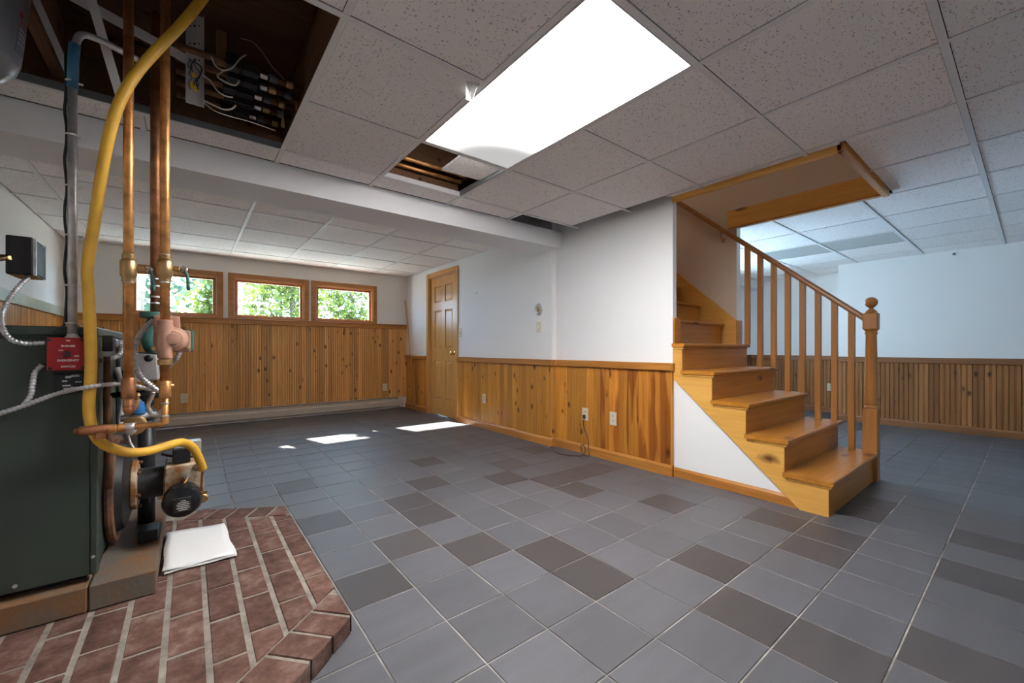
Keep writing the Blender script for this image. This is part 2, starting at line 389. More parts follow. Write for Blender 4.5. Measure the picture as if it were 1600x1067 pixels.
def floor_tile_mat(name, col, var):
    m, t, b = nt(name); N = t.nodes.new; L = t.links.new
    b.inputs['Specular IOR Level'].default_value = .4
    g = N('ShaderNodeNewGeometry')
    sn = N('ShaderNodeVectorMath'); sn.operation = 'SNAP'; sn.inputs[1].default_value = (.2557, .2594, 9)
    of = N('ShaderNodeVectorMath'); of.operation = 'SUBTRACT'; of.inputs[1].default_value = (.9854, 1.8321, 0)
    L(g.outputs['Position'], of.inputs[0]); L(of.outputs[0], sn.inputs[0])
    wn = N('ShaderNodeTexWhiteNoise'); wn.noise_dimensions = '2D'; L(sn.outputs[0], wn.inputs['Vector'])
    n1 = N('ShaderNodeTexNoise'); n1.inputs['Scale'].default_value = 420; n1.inputs['Detail'].default_value = 2; L(g.outputs['Position'], n1.inputs['Vector'])
    mp = N('ShaderNodeMapping'); mp.inputs['Scale'].default_value = (3, 16, 1); mp.inputs['Rotation'].default_value = (0, 0, .12); L(g.outputs['Position'], mp.inputs['Vector'])
    n2 = N('ShaderNodeTexNoise'); n2.inputs['Scale'].default_value = 1; n2.inputs['Detail'].default_value = 4; L(mp.outputs[0], n2.inputs['Vector'])
    s1 = N('ShaderNodeMath'); s1.operation = 'MULTIPLY_ADD'; s1.inputs[1].default_value = .55; s1.inputs[2].default_value = .73; L(n1.outputs['Fac'], s1.inputs[0])
    s2 = N('ShaderNodeMath'); s2.operation = 'MULTIPLY_ADD'; s2.inputs[1].default_value = .5; s2.inputs[2].default_value = .75; L(n2.outputs['Fac'], s2.inputs[0])
    s3 = N('ShaderNodeMapRange'); s3.inputs[3].default_value = 1 - var; s3.inputs[4].default_value = 1 + var; L(wn.outputs['Value'], s3.inputs[0])
    p1 = N('ShaderNodeMath'); p1.operation = 'MULTIPLY'; L(s1.outputs[0], p1.inputs[0]); L(s2.outputs[0], p1.inputs[1])
    p2 = N('ShaderNodeMath'); p2.operation = 'MULTIPLY'; L(p1.outputs[0], p2.inputs[0]); L(s3.outputs[0], p2.inputs[1])
    h = N('ShaderNodeHueSaturation'); h.inputs['Color'].default_value = (*col, 1); L(p2.outputs[0], h.inputs['Value']); L(h.outputs[0], b.inputs['Base Color'])
    rg = N('ShaderNodeMapRange'); rg.inputs[3].default_value = .36; rg.inputs[4].default_value = .55; L(n2.outputs['Fac'], rg.inputs[0]); L(rg.outputs[0], b.inputs['Roughness'])
    bp = N('ShaderNodeBump'); bp.inputs['Strength'].default_value = .12; bp.inputs['Distance'].default_value = .002; L(n1.outputs['Fac'], bp.inputs['Height']); L(bp.outputs[0], b.inputs['Normal'])
    return m
M['ftile'] = floor_tile_mat('grey_floor_tile', (.104, .103, .114), .10)
M['ftile_dk'] = floor_tile_mat('dark_brown_grey_floor_tile', (.068, .060, .062), .15)
def brickmat():
    m, t, b = nt('red_brick'); N = t.nodes.new; L = t.links.new
    b.inputs['Roughness'].default_value = .9; b.inputs['Specular IOR Level'].default_value = .2
    oi = N('ShaderNodeObjectInfo'); tc = N('ShaderNodeTexCoord')
    ad = N('ShaderNodeVectorMath'); ad.operation = 'ADD'; cb = N('ShaderNodeVectorMath'); cb.operation = 'SCALE'; cb.inputs[0].default_value = (13, 7, 5)
    L(oi.outputs['Random'], cb.inputs['Scale']); L(tc.outputs['Object'], ad.inputs[0]); L(cb.outputs[0], ad.inputs[1])
    n = N('ShaderNodeTexNoise'); n.inputs['Scale'].default_value = 14; n.inputs['Detail'].default_value = 6; n.inputs['Roughness'].default_value = .7; L(ad.outputs[0], n.inputs['Vector'])
    r = N('ShaderNodeValToRGB'); e = r.color_ramp.elements
    e[0].position = .32; e[0].color = (.075, .042, .034, 1); e[1].position = .72; e[1].color = (.24, .165, .14, 1)
    x = e.new(.5); x.color = (.145, .075, .058, 1); L(n.outputs['Fac'], r.inputs[0])
    h = N('ShaderNodeHueSaturation'); mr = N('ShaderNodeMapRange'); mr.inputs[3].default_value = .8; mr.inputs[4].default_value = 1.15
    L(oi.outputs['Random'], mr.inputs[0]); L(mr.outputs[0], h.inputs['Value']); L(r.outputs[0], h.inputs['Color']); L(h.outputs[0], b.inputs['Base Color'])
    n2 = N('ShaderNodeTexNoise'); n2.inputs['Scale'].default_value = 90; n2.inputs['Detail'].default_value = 5; L(ad.outputs[0], n2.inputs['Vector'])
    bp = N('ShaderNodeBump'); bp.inputs['Strength'].default_value = .5; bp.inputs['Distance'].default_value = .004; L(n2.outputs['Fac'], bp.inputs['Height']); L(bp.outputs[0], b.inputs['Normal'])
    return m
M['brick'] = brickmat()

# ================================================================== SETTING
XL, YB, ZC, ZB, YS0, YS1 = -1.08, 6.52, 2.13, 2.175, 2.905, 3.27   # left wall, back wall, ceilings, soffit
XN, XF, YJ, YE = 2.92, 2.865, 3.0, 1.72                             # near / far part of the right wall, jog, wall end
YF, XR, XRD = -2.6, 7.05, 7.75                                      # wall behind the camera, right-hand room walls
TOP = 2.75

# ---- floor
grout = boxes('floor', [(XL - .2, 4.2, YF - .2, YB + .2, -.08, -.003), (4.2, 8.1, YF - .2, 3.3, -.08, -.003)], M['grout'])
struct(grout, 'dark grey square floor tiles with pale grout lines')
TPX, TPY, TOX, TOY = .2557, .2594, .9854, 1.8321
DARK = {(4, 0), (4, 1), (5, 1), (6, 1), (4, 3), (3, 2), (5, -2), (6, 4), (3, -4), (6, -4), (5, -5), (6, -5), (2, -5), (2, -6), (6, -7), (3, -7),
        (8, -7), (0, -1), (1, -2), (1, -3), (-1, 0), (-2, -1), (-2, 2), (1, 3), (0, 1), (0, 2), (2, 5), (9, -5), (8, -5), (4, 8), (-2, 5), (7, 6)}
cells = []
for i in range(-9, 28):
    for j in range(-18, 19):
        x, y = TOX + i * TPX, TOY + j * TPY
        if x + TPX < XL or x > 7.8 or y + TPY < YF or y > YB: continue
        if x > 3.95 and y > 3.0: continue
        if x + TPX < .36 and 1.35 < y and y + TPY < 2.6: continue
        pts = [PX(a, b_, 0) for a, b_ in ((x, y), (x + TPX, y), (x + TPX, y + TPY), (x, y + TPY))]
        area = 0
        if all(pts) and any(0 <= p[0] <= 1600 and 0 <= p[1] <= 1067 for p in pts):
            area = abs(sum(p[0] * q[1] - q[0] * p[1] for p, q in zip(pts, pts[1:] + pts[:1]))) / 2
            cx_, cy_ = x + TPX / 2, y + TPY / 2
            if cx_ > XN and cy_ > YE: area = min(area, 1)
        dark = (i, j) in DARK or (max(p[1] for p in pts if p) < 690 if any(pts) else False) and random.random() < .15
        cells.append((area, x, y, dark, (x + y * 3)))
cells.sort(key=lambda c: -c[0])
g_ = .0028
def tile_mesh(m_):
    me = bpy.data.meshes.new('tile')
    hx, hy = TPX / 2 - g_, TPY / 2 - g_; b = .0015
    V = [(-hx, -hy, -.01), (hx, -hy, -.01), (hx, hy, -.01), (-hx, hy, -.01), (-hx, -hy, -b), (hx, -hy, -b), (hx, hy, -b), (-hx, hy, -b),
         (-hx + b, -hy + b, 0), (hx - b, -hy + b, 0), (hx - b, hy - b, 0), (-hx + b, hy - b, 0)]
    Fc = [(3, 2, 1, 0)] + [(k, (k + 1) % 4, 4 + (k + 1) % 4, 4 + k) for k in range(4)] + [(4 + k, 4 + (k + 1) % 4, 8 + (k + 1) % 4, 8 + k) for k in range(4)] + [(8, 9, 10, 11)]
    me.from_pydata(V, [], Fc); me.materials.append(m_); return me
tm, tmd = tile_mesh(M['ftile']), tile_mesh(M['ftile_dk'])
for a, x, y, d, _ in cells[:298]:
    link('tile', tmd if d else tm, None, grout, (x + TPX / 2, y + TPY / 2, random.uniform(-.0006, .0004)))
V, Fc = [], []
for a, x, y, d, _ in cells[298:]:
    n = len(V); V += boxverts(x + g_, x + TPX - g_, y + g_, y + TPY - g_, -.01, 0); Fc += [tuple(k + n for k in f) for f in BF]
tag(pydata('tile_field', V, Fc, M['ftile'], grout), kind='stuff')

# ---- ceiling: 2 ft lay-in tiles on a white grid
GX = [-1.08, -.80, -.19, .425, 1.005, 1.62, 2.23, 2.835, 3.47, 4.12, 4.77, 5.42, 6.03, 6.65, 7.26, 7.75]
GY = [-2.6, -2.27, -1.65, -1.03, -.41, .213, .845, 1.475, 2.10, 2.695, 2.905]
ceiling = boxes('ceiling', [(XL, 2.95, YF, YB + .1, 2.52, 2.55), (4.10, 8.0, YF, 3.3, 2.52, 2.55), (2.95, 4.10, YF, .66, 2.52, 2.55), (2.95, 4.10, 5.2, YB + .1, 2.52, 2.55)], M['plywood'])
struct(ceiling, 'white fissured suspended ceiling with a grid, some tiles missing')
def in_stairs(x0, x1, y0, y1): return x0 > 2.9 and x1 < 4.2 and y1 > .70
def ctile(x0, x1, y0, y1, z, th=.014, name='ceiling_tile', tilt=None):
    e = .0148
    o = box(name, x0 + e, x1 - e, y0 + e, y1 - e, z + .001, z + th, M['ctile'], ceiling)
    return o
for a in range(len(GX) - 1):
    for b_ in range(len(GY) - 1):
        x0, x1, y0, y1 = GX[a], GX[a + 1], GY[b_], GY[b_ + 1]
        if x1 <= .43 and 1.47 <= y0 < 2.69: continue                        # large opening over the boiler
        if x0 > 1.0 and x1 < 1.63 and .84 < y0 < 2.0: continue               # lit fixture
        if x0 > 1.0 and x1 < 1.63 and 2.09 < y0 < 2.69: continue             # missing tile
        if x0 > 2.2 and x1 < 2.84 and y0 > 2.69: continue                    # slot beside the wall
        if x0 > 1.0 and x1 < 1.63 and -1.66 < y0 < -.45: continue            # second fixture, behind the camera
        if x0 > 5.41 and x1 < 6.04 and .84 < y0 < 2.0: continue              # unlit fixture
        if x0 > 2.8 and x1 < 3.5 and y0 > .7: # beside / over the stairwell
            if y0 > YE: continue
            ctile(x0, 2.90, y0, min(y1, YE), ZC); continue
        if x0 > 2.8 and x1 < 4.2 and .2 < y0 < .3:
            ctile(x0, x1, y0, .664, ZC)
            if x1 > 4.06: ctile(4.06, x1, .664, y1, ZC)
            if x0 < 2.84: ctile(x0, 2.90, .664, y1, ZC)
            continue
        if x0 > 3.4 and x1 < 4.2 and y0 > .8: 
            if x1 > 4.06 and y0 < 1.4: ctile(4.06, x1, y0, y1, ZC)
            continue
        ctile(max(x0, 4.14) if x0 > 4.1 and y0 > 1.4 else x0, x1, y0, y1, ZC)
# right-hand room carries on beyond the soffit line
for a in range(9, len(GX) - 1):
    ctile(max(GX[a], 4.15), GX[a + 1], 2.905, 3.1, ZC)
def bar(x0, x1, y0, y1, z=ZC, m_='tbar'):
    box('grid_runner', x0, x1, y0, y1, z - .003, z + .001, M[m_], ceiling)
tw = .0125
for x in GX[1:-1]:
    segs = [(YF, YS0)]
    if x < .42: segs = [(YF, 1.475), (2.695, YS0)]
    if x == 3.47: segs = [(YF, .664)]
    if x == 2.835: segs = [(YF, YE)]
    if x > 4.1: segs = [(YF, 3.1)]
    for s0, s1 in segs: bar(x - tw, x + tw, s0, s1)
for y in GY[1:-1]:
    segs = [(.425, 7.7)]
    if y <= 1.475: segs = [(XL, 7.7)]
    if .7 < y < 1.6: segs = [(XL, 1.005), (1.62, 2.90), (4.06, 7.7)] if y == 1.475 else [(XL, 2.90), (4.06, 7.7)]
    if y == 2.10: segs = [(.425, 2.92), (4.14, 7.7)]
    if y == 2.695: segs = [(XL, 2.92), (4.14, 7.7)]
    for s0, s1 in segs: bar(s0, s1, y - tw, y + tw, ZC - .0012)
# dark angles around the openings
box('grid_angle', XL, .425, 2.683, 2.688, ZC - .002, ZC + .035, M['tbar_dark'], ceiling)
box('grid_angle', 1.02, 1.605, 2.676, 2.682, ZC - .002, ZC + .03, M['white_metal'], ceiling)
box('grid_angle', 1.600, 1.607, 2.11, 2.68, ZC - .002, ZC + .035, M['tbar_dark'], ceiling)
# rear ceiling behind the soffit
BX = [-1.08, -.82, -.20, .42, 1.04, 1.66, 2.28, 2.865]; BY = [YS1 + .0, 3.60, 4.22, 4.84, 5.46, 6.08, YB]
for a in range(len(BX) - 1):
    for b_ in range(len(BY) - 1):
        o = box('ceiling_tile', BX[a] + .0145, BX[a + 1] - .0145, BY[b_] + .0095, BY[b_ + 1] - .0095, ZB + .001, ZB + .014, M['ctile'], ceiling)
for x in BX[1:-1]: bar(x - tw, x + tw, YS1, YB, ZB)
for y in BY[1:-1]: bar(XL, XF, y - tw * .6, y + tw * .6, ZB - .0012)
# torn corner of a tile hanging beside the fixture
p = U(735, 133, Z=ZC)
pydata('torn_tile_flap', [p + Vector(v) for v in ((-.03, -.01, 0), (.02, -.03, 0), (.03, .035, -.045), (-.005, .03, -.05), (-.03, -.01, .01), (.02, -.03, .01), (.035, .04, -.04), (.0, .035, -.045))],
       [(0, 1, 2, 3), (7, 6, 5, 4), (0, 4, 5, 1), (1, 5, 6, 2), (2, 6, 7, 3), (3, 7, 4, 0)], M['white'], ceiling)

# ---- soffit beam
tag(struct(boxes('trim_1', [(XL, XN, YS0, YS1, 1.972, ZC + .002), (XL, XN, YS1 - .1, YS1, ZC + .002, 2.2)], M['wall'])), 'white boxed soffit beam running across the ceiling')

# ---- walls
def wallbox(name, x0, x1, y0, y1, z0, z1, m_='wall', parent=None):
    o = box(name, x0, x1, y0, y1, z0, z1, M[m_], parent)
    if parent is None: struct(o)
    return o
wall_left = wallbox('wall_left', XL - .15, XL, YF, YB + .2, 0, TOP, 'cream')
WIN = [(-.60, .345), (.398, 1.365), (1.398, 2.36)]          # casing outer edges
WZ0, WZ1 = 1.372, 1.972
wl = []
opn = [(a + .07, b_ - .07) for a, b_ in WIN]; oz0, oz1 = WZ0 + .03, WZ1 - .065
xs = [XL]
for a, b_ in opn: xs += [a, b_]
xs.append(3.1)
wl.append((XL, 3.1, YB, YB + .2, 0, oz0)); wl.append((XL, 3.1, YB, YB + .2, oz1, TOP))
for k in range(0, len(xs), 2): wl.append((xs[k], xs[k + 1], YB, YB + .2, oz0, oz1))
wall_back = struct(boxes('wall_back', wl, M['cream']))
DY0, DY1, DZ = 4.885, 5.685, 2.045
wall_right = struct(boxes('wall_right', [(XF, XF + .15, YJ, DY0, 0, TOP), (XF, XF + .15, DY1, YB, 0, TOP), (XF, XF + .15, DY0, DY1, DZ, TOP),
                                         (XN, 2.972, YE, YJ, 0, 4.3), (2.93, 2.972, YJ, 5.2, 0, 4.3), (2.93, 2.972, .66, YE, 2.14, 4.3)], M['wall']))
wall_front_parts = [(XL, 8.0, YF - .2, YF, 0, TOP)]
wall_front = struct(boxes('wall_front', wall_front_parts, M['wall']))
wall_room = struct(boxes('wall_room_right', [(XR, XR + .2, YF, 1.68, 0, TOP), (XR + .2, XRD, 1.48, 1.68, 0, TOP), (XRD, XRD + .2, 1.48, 3.3, 0, TOP)], M['wall']))
wall_room_back = struct(boxes('wall_room_back', [(4.14, 4.4, 3.1, 3.3, 0, TOP), (6.2, XRD + .1, 3.1, 3.3, 0, TOP), (4.4, 6.2, 3.1, 3.3, 0, .7), (4.4, 6.2, 3.1, 3.3, 2.0, TOP)], M['wall']))
w5 = struct(thing('window_4', None, None, (5.3, 3.1, .7)), 'wide window added out of view behind the stairs to light the right hand room')  # added unseen window, placed and sized to light the room and ceiling
for (x0, x1, z0, z1) in ((4.4, 4.46, .7, 2.0), (6.14, 6.2, .7, 2.0), (4.46, 6.14, .7, .76), (4.46, 6.14, 1.94, 2.0)): box('frame', x0, x1, 3.16, 3.22, z0, z1, M['window_wood'], w5)
box('pane', 4.46, 6.14, 3.19, 3.194, .76, 1.94, M['glass'], w5)
struct(box('added_overhang', 4.1, 8.2, 3.3, 5.3, 2.56, 2.64, M['white']), 'unseen overhang added to block the sun from the hidden window')  # added out of view to keep direct sun out of that window
portal('window_portal', (5.3, 3.26, 1.35), 1.7, 1.2, (0, -1, 0))
struct(box('trim_2', 6.3, XRD, 2.89, 3.1, 1.985, 2.2, M['wall']), 'pale soffit in the far corner of the right hand room')
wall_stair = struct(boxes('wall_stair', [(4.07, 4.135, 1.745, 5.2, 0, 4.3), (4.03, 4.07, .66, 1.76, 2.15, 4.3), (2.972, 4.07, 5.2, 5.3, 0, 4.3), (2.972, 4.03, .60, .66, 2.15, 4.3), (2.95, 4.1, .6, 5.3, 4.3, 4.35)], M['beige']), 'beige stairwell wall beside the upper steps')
struct(box('wall_stair_end', 4.068, 4.14, 1.742, 1.746, 0, ZC, M['wall']))
struct(prism('wall_under_stair', [(.80, 0), (1.72, 0), (1.72, .80), (1.60, .72)], 'x', 2.932, 2.944, M['wall']), 'white triangular panel under the stair stringer')

# ---- wainscot boards, rails, baseboards
def plank_mesh(wd, h, th=.014, bead=True):
    """tongue and groove board with a bevelled edge and a centre bead; width along local x, face towards -y, length along z"""
    g = .0055; hw = wd / 2
    pr = [(-hw + .0005, .009), (-hw + g, 0)]
    if bead: pr += [(-.0085, 0), (-.005, .0055), (-.002, .001), (.002, .001), (.005, .0055), (.0085, 0)]
    pr += [(hw - g, 0), (hw - .0005, .009)]
    pr += [(hw - .0005, th), (-hw + .0005, th)]
    n = len(pr)
    V = [(x, y, -h / 2) for x, y in pr] + [(x, y, h / 2) for x, y in pr]
    Fc = [tuple(range(n))[::-1], tuple(range(n, 2 * n))] + [(i, (i + 1) % n, n + (i + 1) % n, n + i) for i in range(n)]
    me = bpy.data.meshes.new('plank'); me.from_pydata(V, [], Fc)
    bm = bmesh.new(); bm.from_mesh(me); bmesh.ops.recalc_face_normals(bm, faces=bm.faces); bm.to_mesh(me); bm.free()
    return me
def planks(parent, p0, p1, z0, z1, pitch, rotz, m_, skip=()):
    """row of boards from p0 to p1 (xy of the wall face); boards stand proud of it"""
    p0, p1 = Vector(p0), Vector(p1); L_ = (p1 - p0).length; n = max(1, round(L_ / pitch)); wd = L_ / n
    me = plank_mesh(wd, z1 - z0); me.materials.append(M[m_])
    nrm = Vector((math.sin(rotz), -math.cos(rotz)))
    for k in range(n):
        q = p0 + (p1 - p0) * ((k + .5) / n) + nrm * .0142
        link('plank', me, None, parent, (q.x, q.y, (z0 + z1) / 2), rotz)
R90 = math.pi / 2
# back wall
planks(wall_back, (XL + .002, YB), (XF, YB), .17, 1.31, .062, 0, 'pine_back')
box('chair_rail', XL, XF, YB - .03, YB, 1.300, 1.368, M['pine_x'], wall_back, .004)
box('rail_cap', XL, XF, YB - .042, YB, 1.362, 1.376, M['window_wood'], wall_back, .003)
# right wall, far part; the board face looks towards -x
planks(wall_right, (XF, 4.82), (XF, YJ), .08, .815, .078, -R90, 'pine_v')
planks(wall_right, (XF, YB - .03), (XF, 5.75), .08, .815, .078, -R90, 'pine_v')
planks(wall_right, (XN, YJ), (XN, 2.42), .08, .815, .083, -R90, 'pine_v')
planks(wall_right, (XN, 2.42), (XN, YE), .08, .815, .100, -R90, 'pine_flame')
planks(wall_right, (XF, YJ - .0005), (XN, YJ - .0005), .08, .815, .055, 0, 'pine_v')
def rail(name, x, y0, y1, z0=.808, z1=.868):
    box(name, x - .036, x, y0, y1, z0, z1, M['pine_y'], wall_right, .005)
rail('chair_rail', XF, YJ - .036, 4.82); rail('chair_rail', XF, 5.75, YB); rail('chair_rail', XN, YE - .012, YJ - .036)
box('chair_rail', XN - .036, XN + .02, YE - .022, YE, .808, .868, M['pine_x'], wall_right, .003)
box('chair_rail', XF - .001, XN - .03, YJ - .036, YJ - .001, .808, .868, M['pine_x'], wall_right, .004)
box('baseboard', XF - .001, XN - .02, YJ - .029, YJ - .001, 0, .085, M['pine_x'], wall_right, .003)
def base(name, x, y0, y1, h=.085, parent=wall_right, m_='pine_y'):
    prism(name, [(x, 0), (x - .03, 0), (x - .03, h - .02), (x - .022, h - .006), (x - .014, h), (x, h)], 'y', y0, y1, M[m_], parent)
base('baseboard', XF, YJ - .03, 4.82); base('baseboard', XF, 5.75, YB - .02); base('baseboard', XN, YE - .01, YJ - .03)
box('end_stop', 2.893, 2.914, YE - .008, YE + .002, .08, .81, M['pine_v'], wall_right)
base('baseboard', 2.9505, .90, YE - .011, .075)
# left wall
planks(wall_left, (XL, 2.9), (XL, YB - .03), .08, 1.33, .075, R90, 'pine_v')
box('chair_rail', XL, XL + .036, YF, YB - .03, 1.32, 1.412, M['rail_left'], wall_left, .004)
box('baseboard', XL, XL + .02, 2.95, YB - .02, 0, .09, M['pine_y'], wall_left)
# right-hand room
def pl_room(p0, p1, rz): planks(wall_room, p0, p1, .08, .81, .088, rz, 'pine_room')
pl_room((XR, 1.68), (XR, -.44), -R90); pl_room((XRD, 3.09), (XRD, 1.68), -R90)
planks(wall_room_back, (6.25, 3.1), (XRD - .02, 3.1), .08, .81, .088, 0, 'pine_room')
box('chair_rail', XR - .035, XR, -.44, 1.70, .80, .868, M['room_y'], wall_room, .004)
box('chair_rail', XRD - .035, XRD, 1.68, 3.09, .80, .868, M['room_y'], wall_room, .004)
box('chair_rail', 6.2, XRD - .04, 3.065, 3.1, .80, .868, M['room_x'], wall_room_back, .004)
base('baseboard', XR, -1.4, 1.70, .085, wall_room, 'room_y'); base('baseboard', XRD, 1.71, 3.09, .085, wall_room, 'room_y')
box('baseboard', 6.2, XRD - .04, 3.08, 3.1, 0, .085, M['pine_x'], wall_room_back)

# ---- windows
for k, (a, b_) in enumerate(WIN):
    wn = struct(thing('window_%d' % (k + 1), None, None, ((a + b_) / 2, YB, WZ0)), 'low wide basement window in a stained wood frame, %s of three' % ('nearest the boiler pipes', 'middle', 'nearest the door')[k])
    yc = YB - .018
    for (x0, x1, z0, z1) in ((a, a + .065, WZ0, WZ1), (b_ - .065, b_, WZ0, WZ1), (a + .065, b_ - .065, WZ1 - .062, WZ1), (a + .065, b_ - .065, WZ0, WZ0 + .028)):
        box('casing', x0, x1, yc, YB + .001, z0, z1, M['window_wood'], wn, .003)
    x0, x1, z0, z1 = a + .065, b_ - .065, WZ0 + .028, WZ1 - .062
    boxes('jamb', [(x0, x0 + .012, YB, YB + .12, z0, z1), (x1 - .012, x1, YB, YB + .12, z0, z1), (x0, x1, YB, YB + .12, z1 - .012, z1), (x0, x1, YB, YB + .12, z0, z0 + .012)], M['window_wood'], wn)
    s = .03; x0 += .012; x1 -= .012; z0 += .012; z1 -= .012
    sash = boxes('sash', [(x0, x0 + s, YB + .045, YB + .08, z0, z1), (x1 - s, x1, YB + .045, YB + .08, z0, z1), (x0 + s, x1 - s, YB + .045, YB + .08, z1 - s, z1), (x0 + s, x1 - s, YB + .045, YB + .08, z0, z0 + s * .6)], M['window_wood'], wn)
    box('pane', x0 + s * .6, x1 - s * .6, YB + .062, YB + .066, z0 + s * .4, z1 - s * .6, M['glass'], sash)
    hx = (x0 + x1) / 2
    hd = box('latch', hx - .022, hx + .022, YB + .03, YB + .046, z0 + .004, z0 + .02, M['steel'], wn, .002)
    tube('lever', [(hx, YB + .034, z0 + .012), (hx + .006, YB + .026, z0 + .035), (hx + .008, YB + .03, z0 + .062)], .005, M['black'], hd, 8)
    portal('window_portal', ((a + b_) / 2, YB + .16, (z0 + z1) / 2), b_ - a - .15, z1 - z0, (0, -1, 0))
# ---- door
door = struct(thing('door_1', None, None, (XF, (DY0 + DY1) / 2, 0)), 'six-panel stained wooden door with a brass knob in the right wall')
for (y0, y1, z0, z1) in ((DY0 - .065, DY0 + .004, 0, DZ + .06), (DY1 - .004, DY1 + .065, 0, DZ + .06), (DY0 + .004, DY1 - .004, DZ - .004, DZ + .06)):
    box('casing', XF - .018, XF + .002, y0, y1, z0, z1, M['door'], door, .004)
boxes('jamb', [(XF, XF + .13, DY0, DY0 + .018, 0, DZ), (XF, XF + .13, DY1 - .018, DY1, 0, DZ), (XF, XF + .13, DY0 + .018, DY1 - .018, DZ - .018, DZ)], M['door'], door)
ly0, ly1, lx = DY0 + .021, DY1 - .021, XF + .022
lw = ly1 - ly0; st = .115; mu = .10; pw = (lw - 2 * st - mu) / 2
rows = [(.24, .80), (.99, 1.54), (1.66, 1.90)]
slab = []
slab += [(lx, lx + .035, ly0, ly0 + st, .008, DZ - .02), (lx, lx + .035, ly1 - st, ly1, .008, DZ - .02), (lx, lx + .035, ly0 + st + pw, ly0 + st + pw + mu, .008, DZ - .02)]
zz = [.008, .24, .80, .99, 1.54, 1.66, 1.90, DZ - .02]
for k in (0, 2, 4, 6):
    for yy in (ly0 + st, ly0 + st + pw + mu): slab.append((lx, lx + .035, yy, yy + pw, zz[k], zz[k + 1]))
boxes('stiles_and_rails', slab, M['door'], door)
for (z0, z1) in rows:
    for yy in (ly0 + st, ly0 + st + pw + mu):
        a0, a1, xo, d = yy, yy + pw, lx + .014, .03
        V = [(xo, a0, z0), (xo, a1, z0), (xo, a1, z1), (xo, a0, z1), (xo - .010, a0 + d, z0 + d), (xo - .010, a1 - d, z0 + d), (xo - .010, a1 - d, z1 - d), (xo - .010, a0 + d, z1 - d),
             (xo + .01, a0, z0), (xo + .01, a1, z0), (xo + .01, a1, z1), (xo + .01, a0, z1)]
        pydata('panel', V, [(4, 5, 6, 7), (0, 1, 5, 4), (1, 2, 6, 5), (2, 3, 7, 6), (3, 0, 4, 7), (8, 9, 1, 0), (9, 10, 2, 1), (10, 11, 3, 2), (11, 8, 0, 3), (11, 10, 9, 8)], M['door'], door)
ky = ly0 + .062
lathe('knob', [(.030, 0), (.030, -.006), (.012, -.010), (.011, -.028), (.022, -.036), (.028, -.048), (.025, -.060), (.012, -.066)], (lx, ky, .915), M['polished_brass'], door, 'x', 18)
for z in (.25, 1.0, 1.8): box('hinge', XF + .012, XF + .022, ly1 - .006, ly1 + .012, z, z + .09, M['brass'], door)

# ================================================================== STAIRCASE
stair = thing('staircase', 'honey pine open staircase with oak balusters and a newel post', 'staircase', (3.45, .74, 0))
RISE, RUN, Y1N = .2025, .2255, .714
def tread_z(n): return RISE * n + .006
NT = 13
for n in range(1, NT + 1):
    yn, zt = Y1N + RUN * (n - 1), tread_z(n)
    x0, x1 = (2.900, 4.055) if n <= 5 else (2.976, 4.045)
    yb = yn + RUN + .032
    pr = [(yn + .008, zt), (yn + .002, zt - .004), (yn, zt - .013), (yn + .002, zt - .022), (yn + .008, zt - .027), (yb, zt - .027), (yb, zt)]
    if n <= 4 or n > 5:
        t_ = prism('tread', pr, 'x', x0, x1, M['stair_x'], stair)
    else:
        pr[5] = (YE - .002, pr[5][1]); pr[6] = (YE - .002, pr[6][1])
        t_ = prism('tread', pr, 'x', x0, x1, M['stair_x'], stair)
        box('tread_back', 2.976, 4.045, YE - .002, yb, zt - .027, zt, M['stair_x'], t_)
    if n <= 5:
        box('tread_moulding', 2.908, 2.922, yn + .012, yn + RUN + .02 if n < 5 else YE - .004, zt - .045, zt - .027, M['stair_y'], t_, .004)
        box('cove', 2.922, 4.03, yn + .014, yn + .027, zt - .041, zt - .027, M['stair_x'], t_, .004)
    xr0 = 2.924 if n <= 5 else 2.976
    box('riser', xr0, 4.03, yn + .026, yn + .042, tread_z(n - 1) if n > 1 else 0, zt - .027, M['stair_x'], stair)
# outer stringer facing the room: saw-tooth top, straight lower edge
def saw(nmax, yend):
    pts = []
    for n in range(1, nmax + 1):
        y = Y1N + RUN * (n - 1) + .027
        pts += [(y, tread_z(n - 1) - .027 if n > 1 else 0), (y, tread_z(n) - .027)]
    pts.append((yend, tread_z(nmax) - .027)); return pts
poly = saw(5, YE - .002) + [(YE - .002, .752), (.885, 0)]
prism('stringer', poly, 'x', 2.915, 2.934, M['stair_y'], stair)
poly = saw(5, 1.741) + [(1.741, 0)]
prism('stringer', poly, 'x', 4.03, 4.045, M['stair_y'], stair)
# skirt boards beside the upper flight and the wood blocks capping the wall ends
sk = [(1.741, .8), (1.741, 1.243), (4.6, 1.243 + .9 * 2.859), (4.6, 3.2)]
prism('skirt_board', sk, 'x', 4.052, 4.07, M['stair_y'], stair)
box('end_cap', 4.05, 4.15, 1.728, 1.742, tread_z(5), 1.245, M['stair_x'], stair)
box('end_cap', 2.918, 3.005, YE - .016, YE - .001, tread_z(5), 1.215, M['stair_x'], stair)
prism('skirt_board', [(YE, 1.0), (YE, 1.22), (4.6, 1.22 + .9 * 2.88), (4.6, 3.2)], 'x', 2.973, 2.988, M['stair_y'], stair)
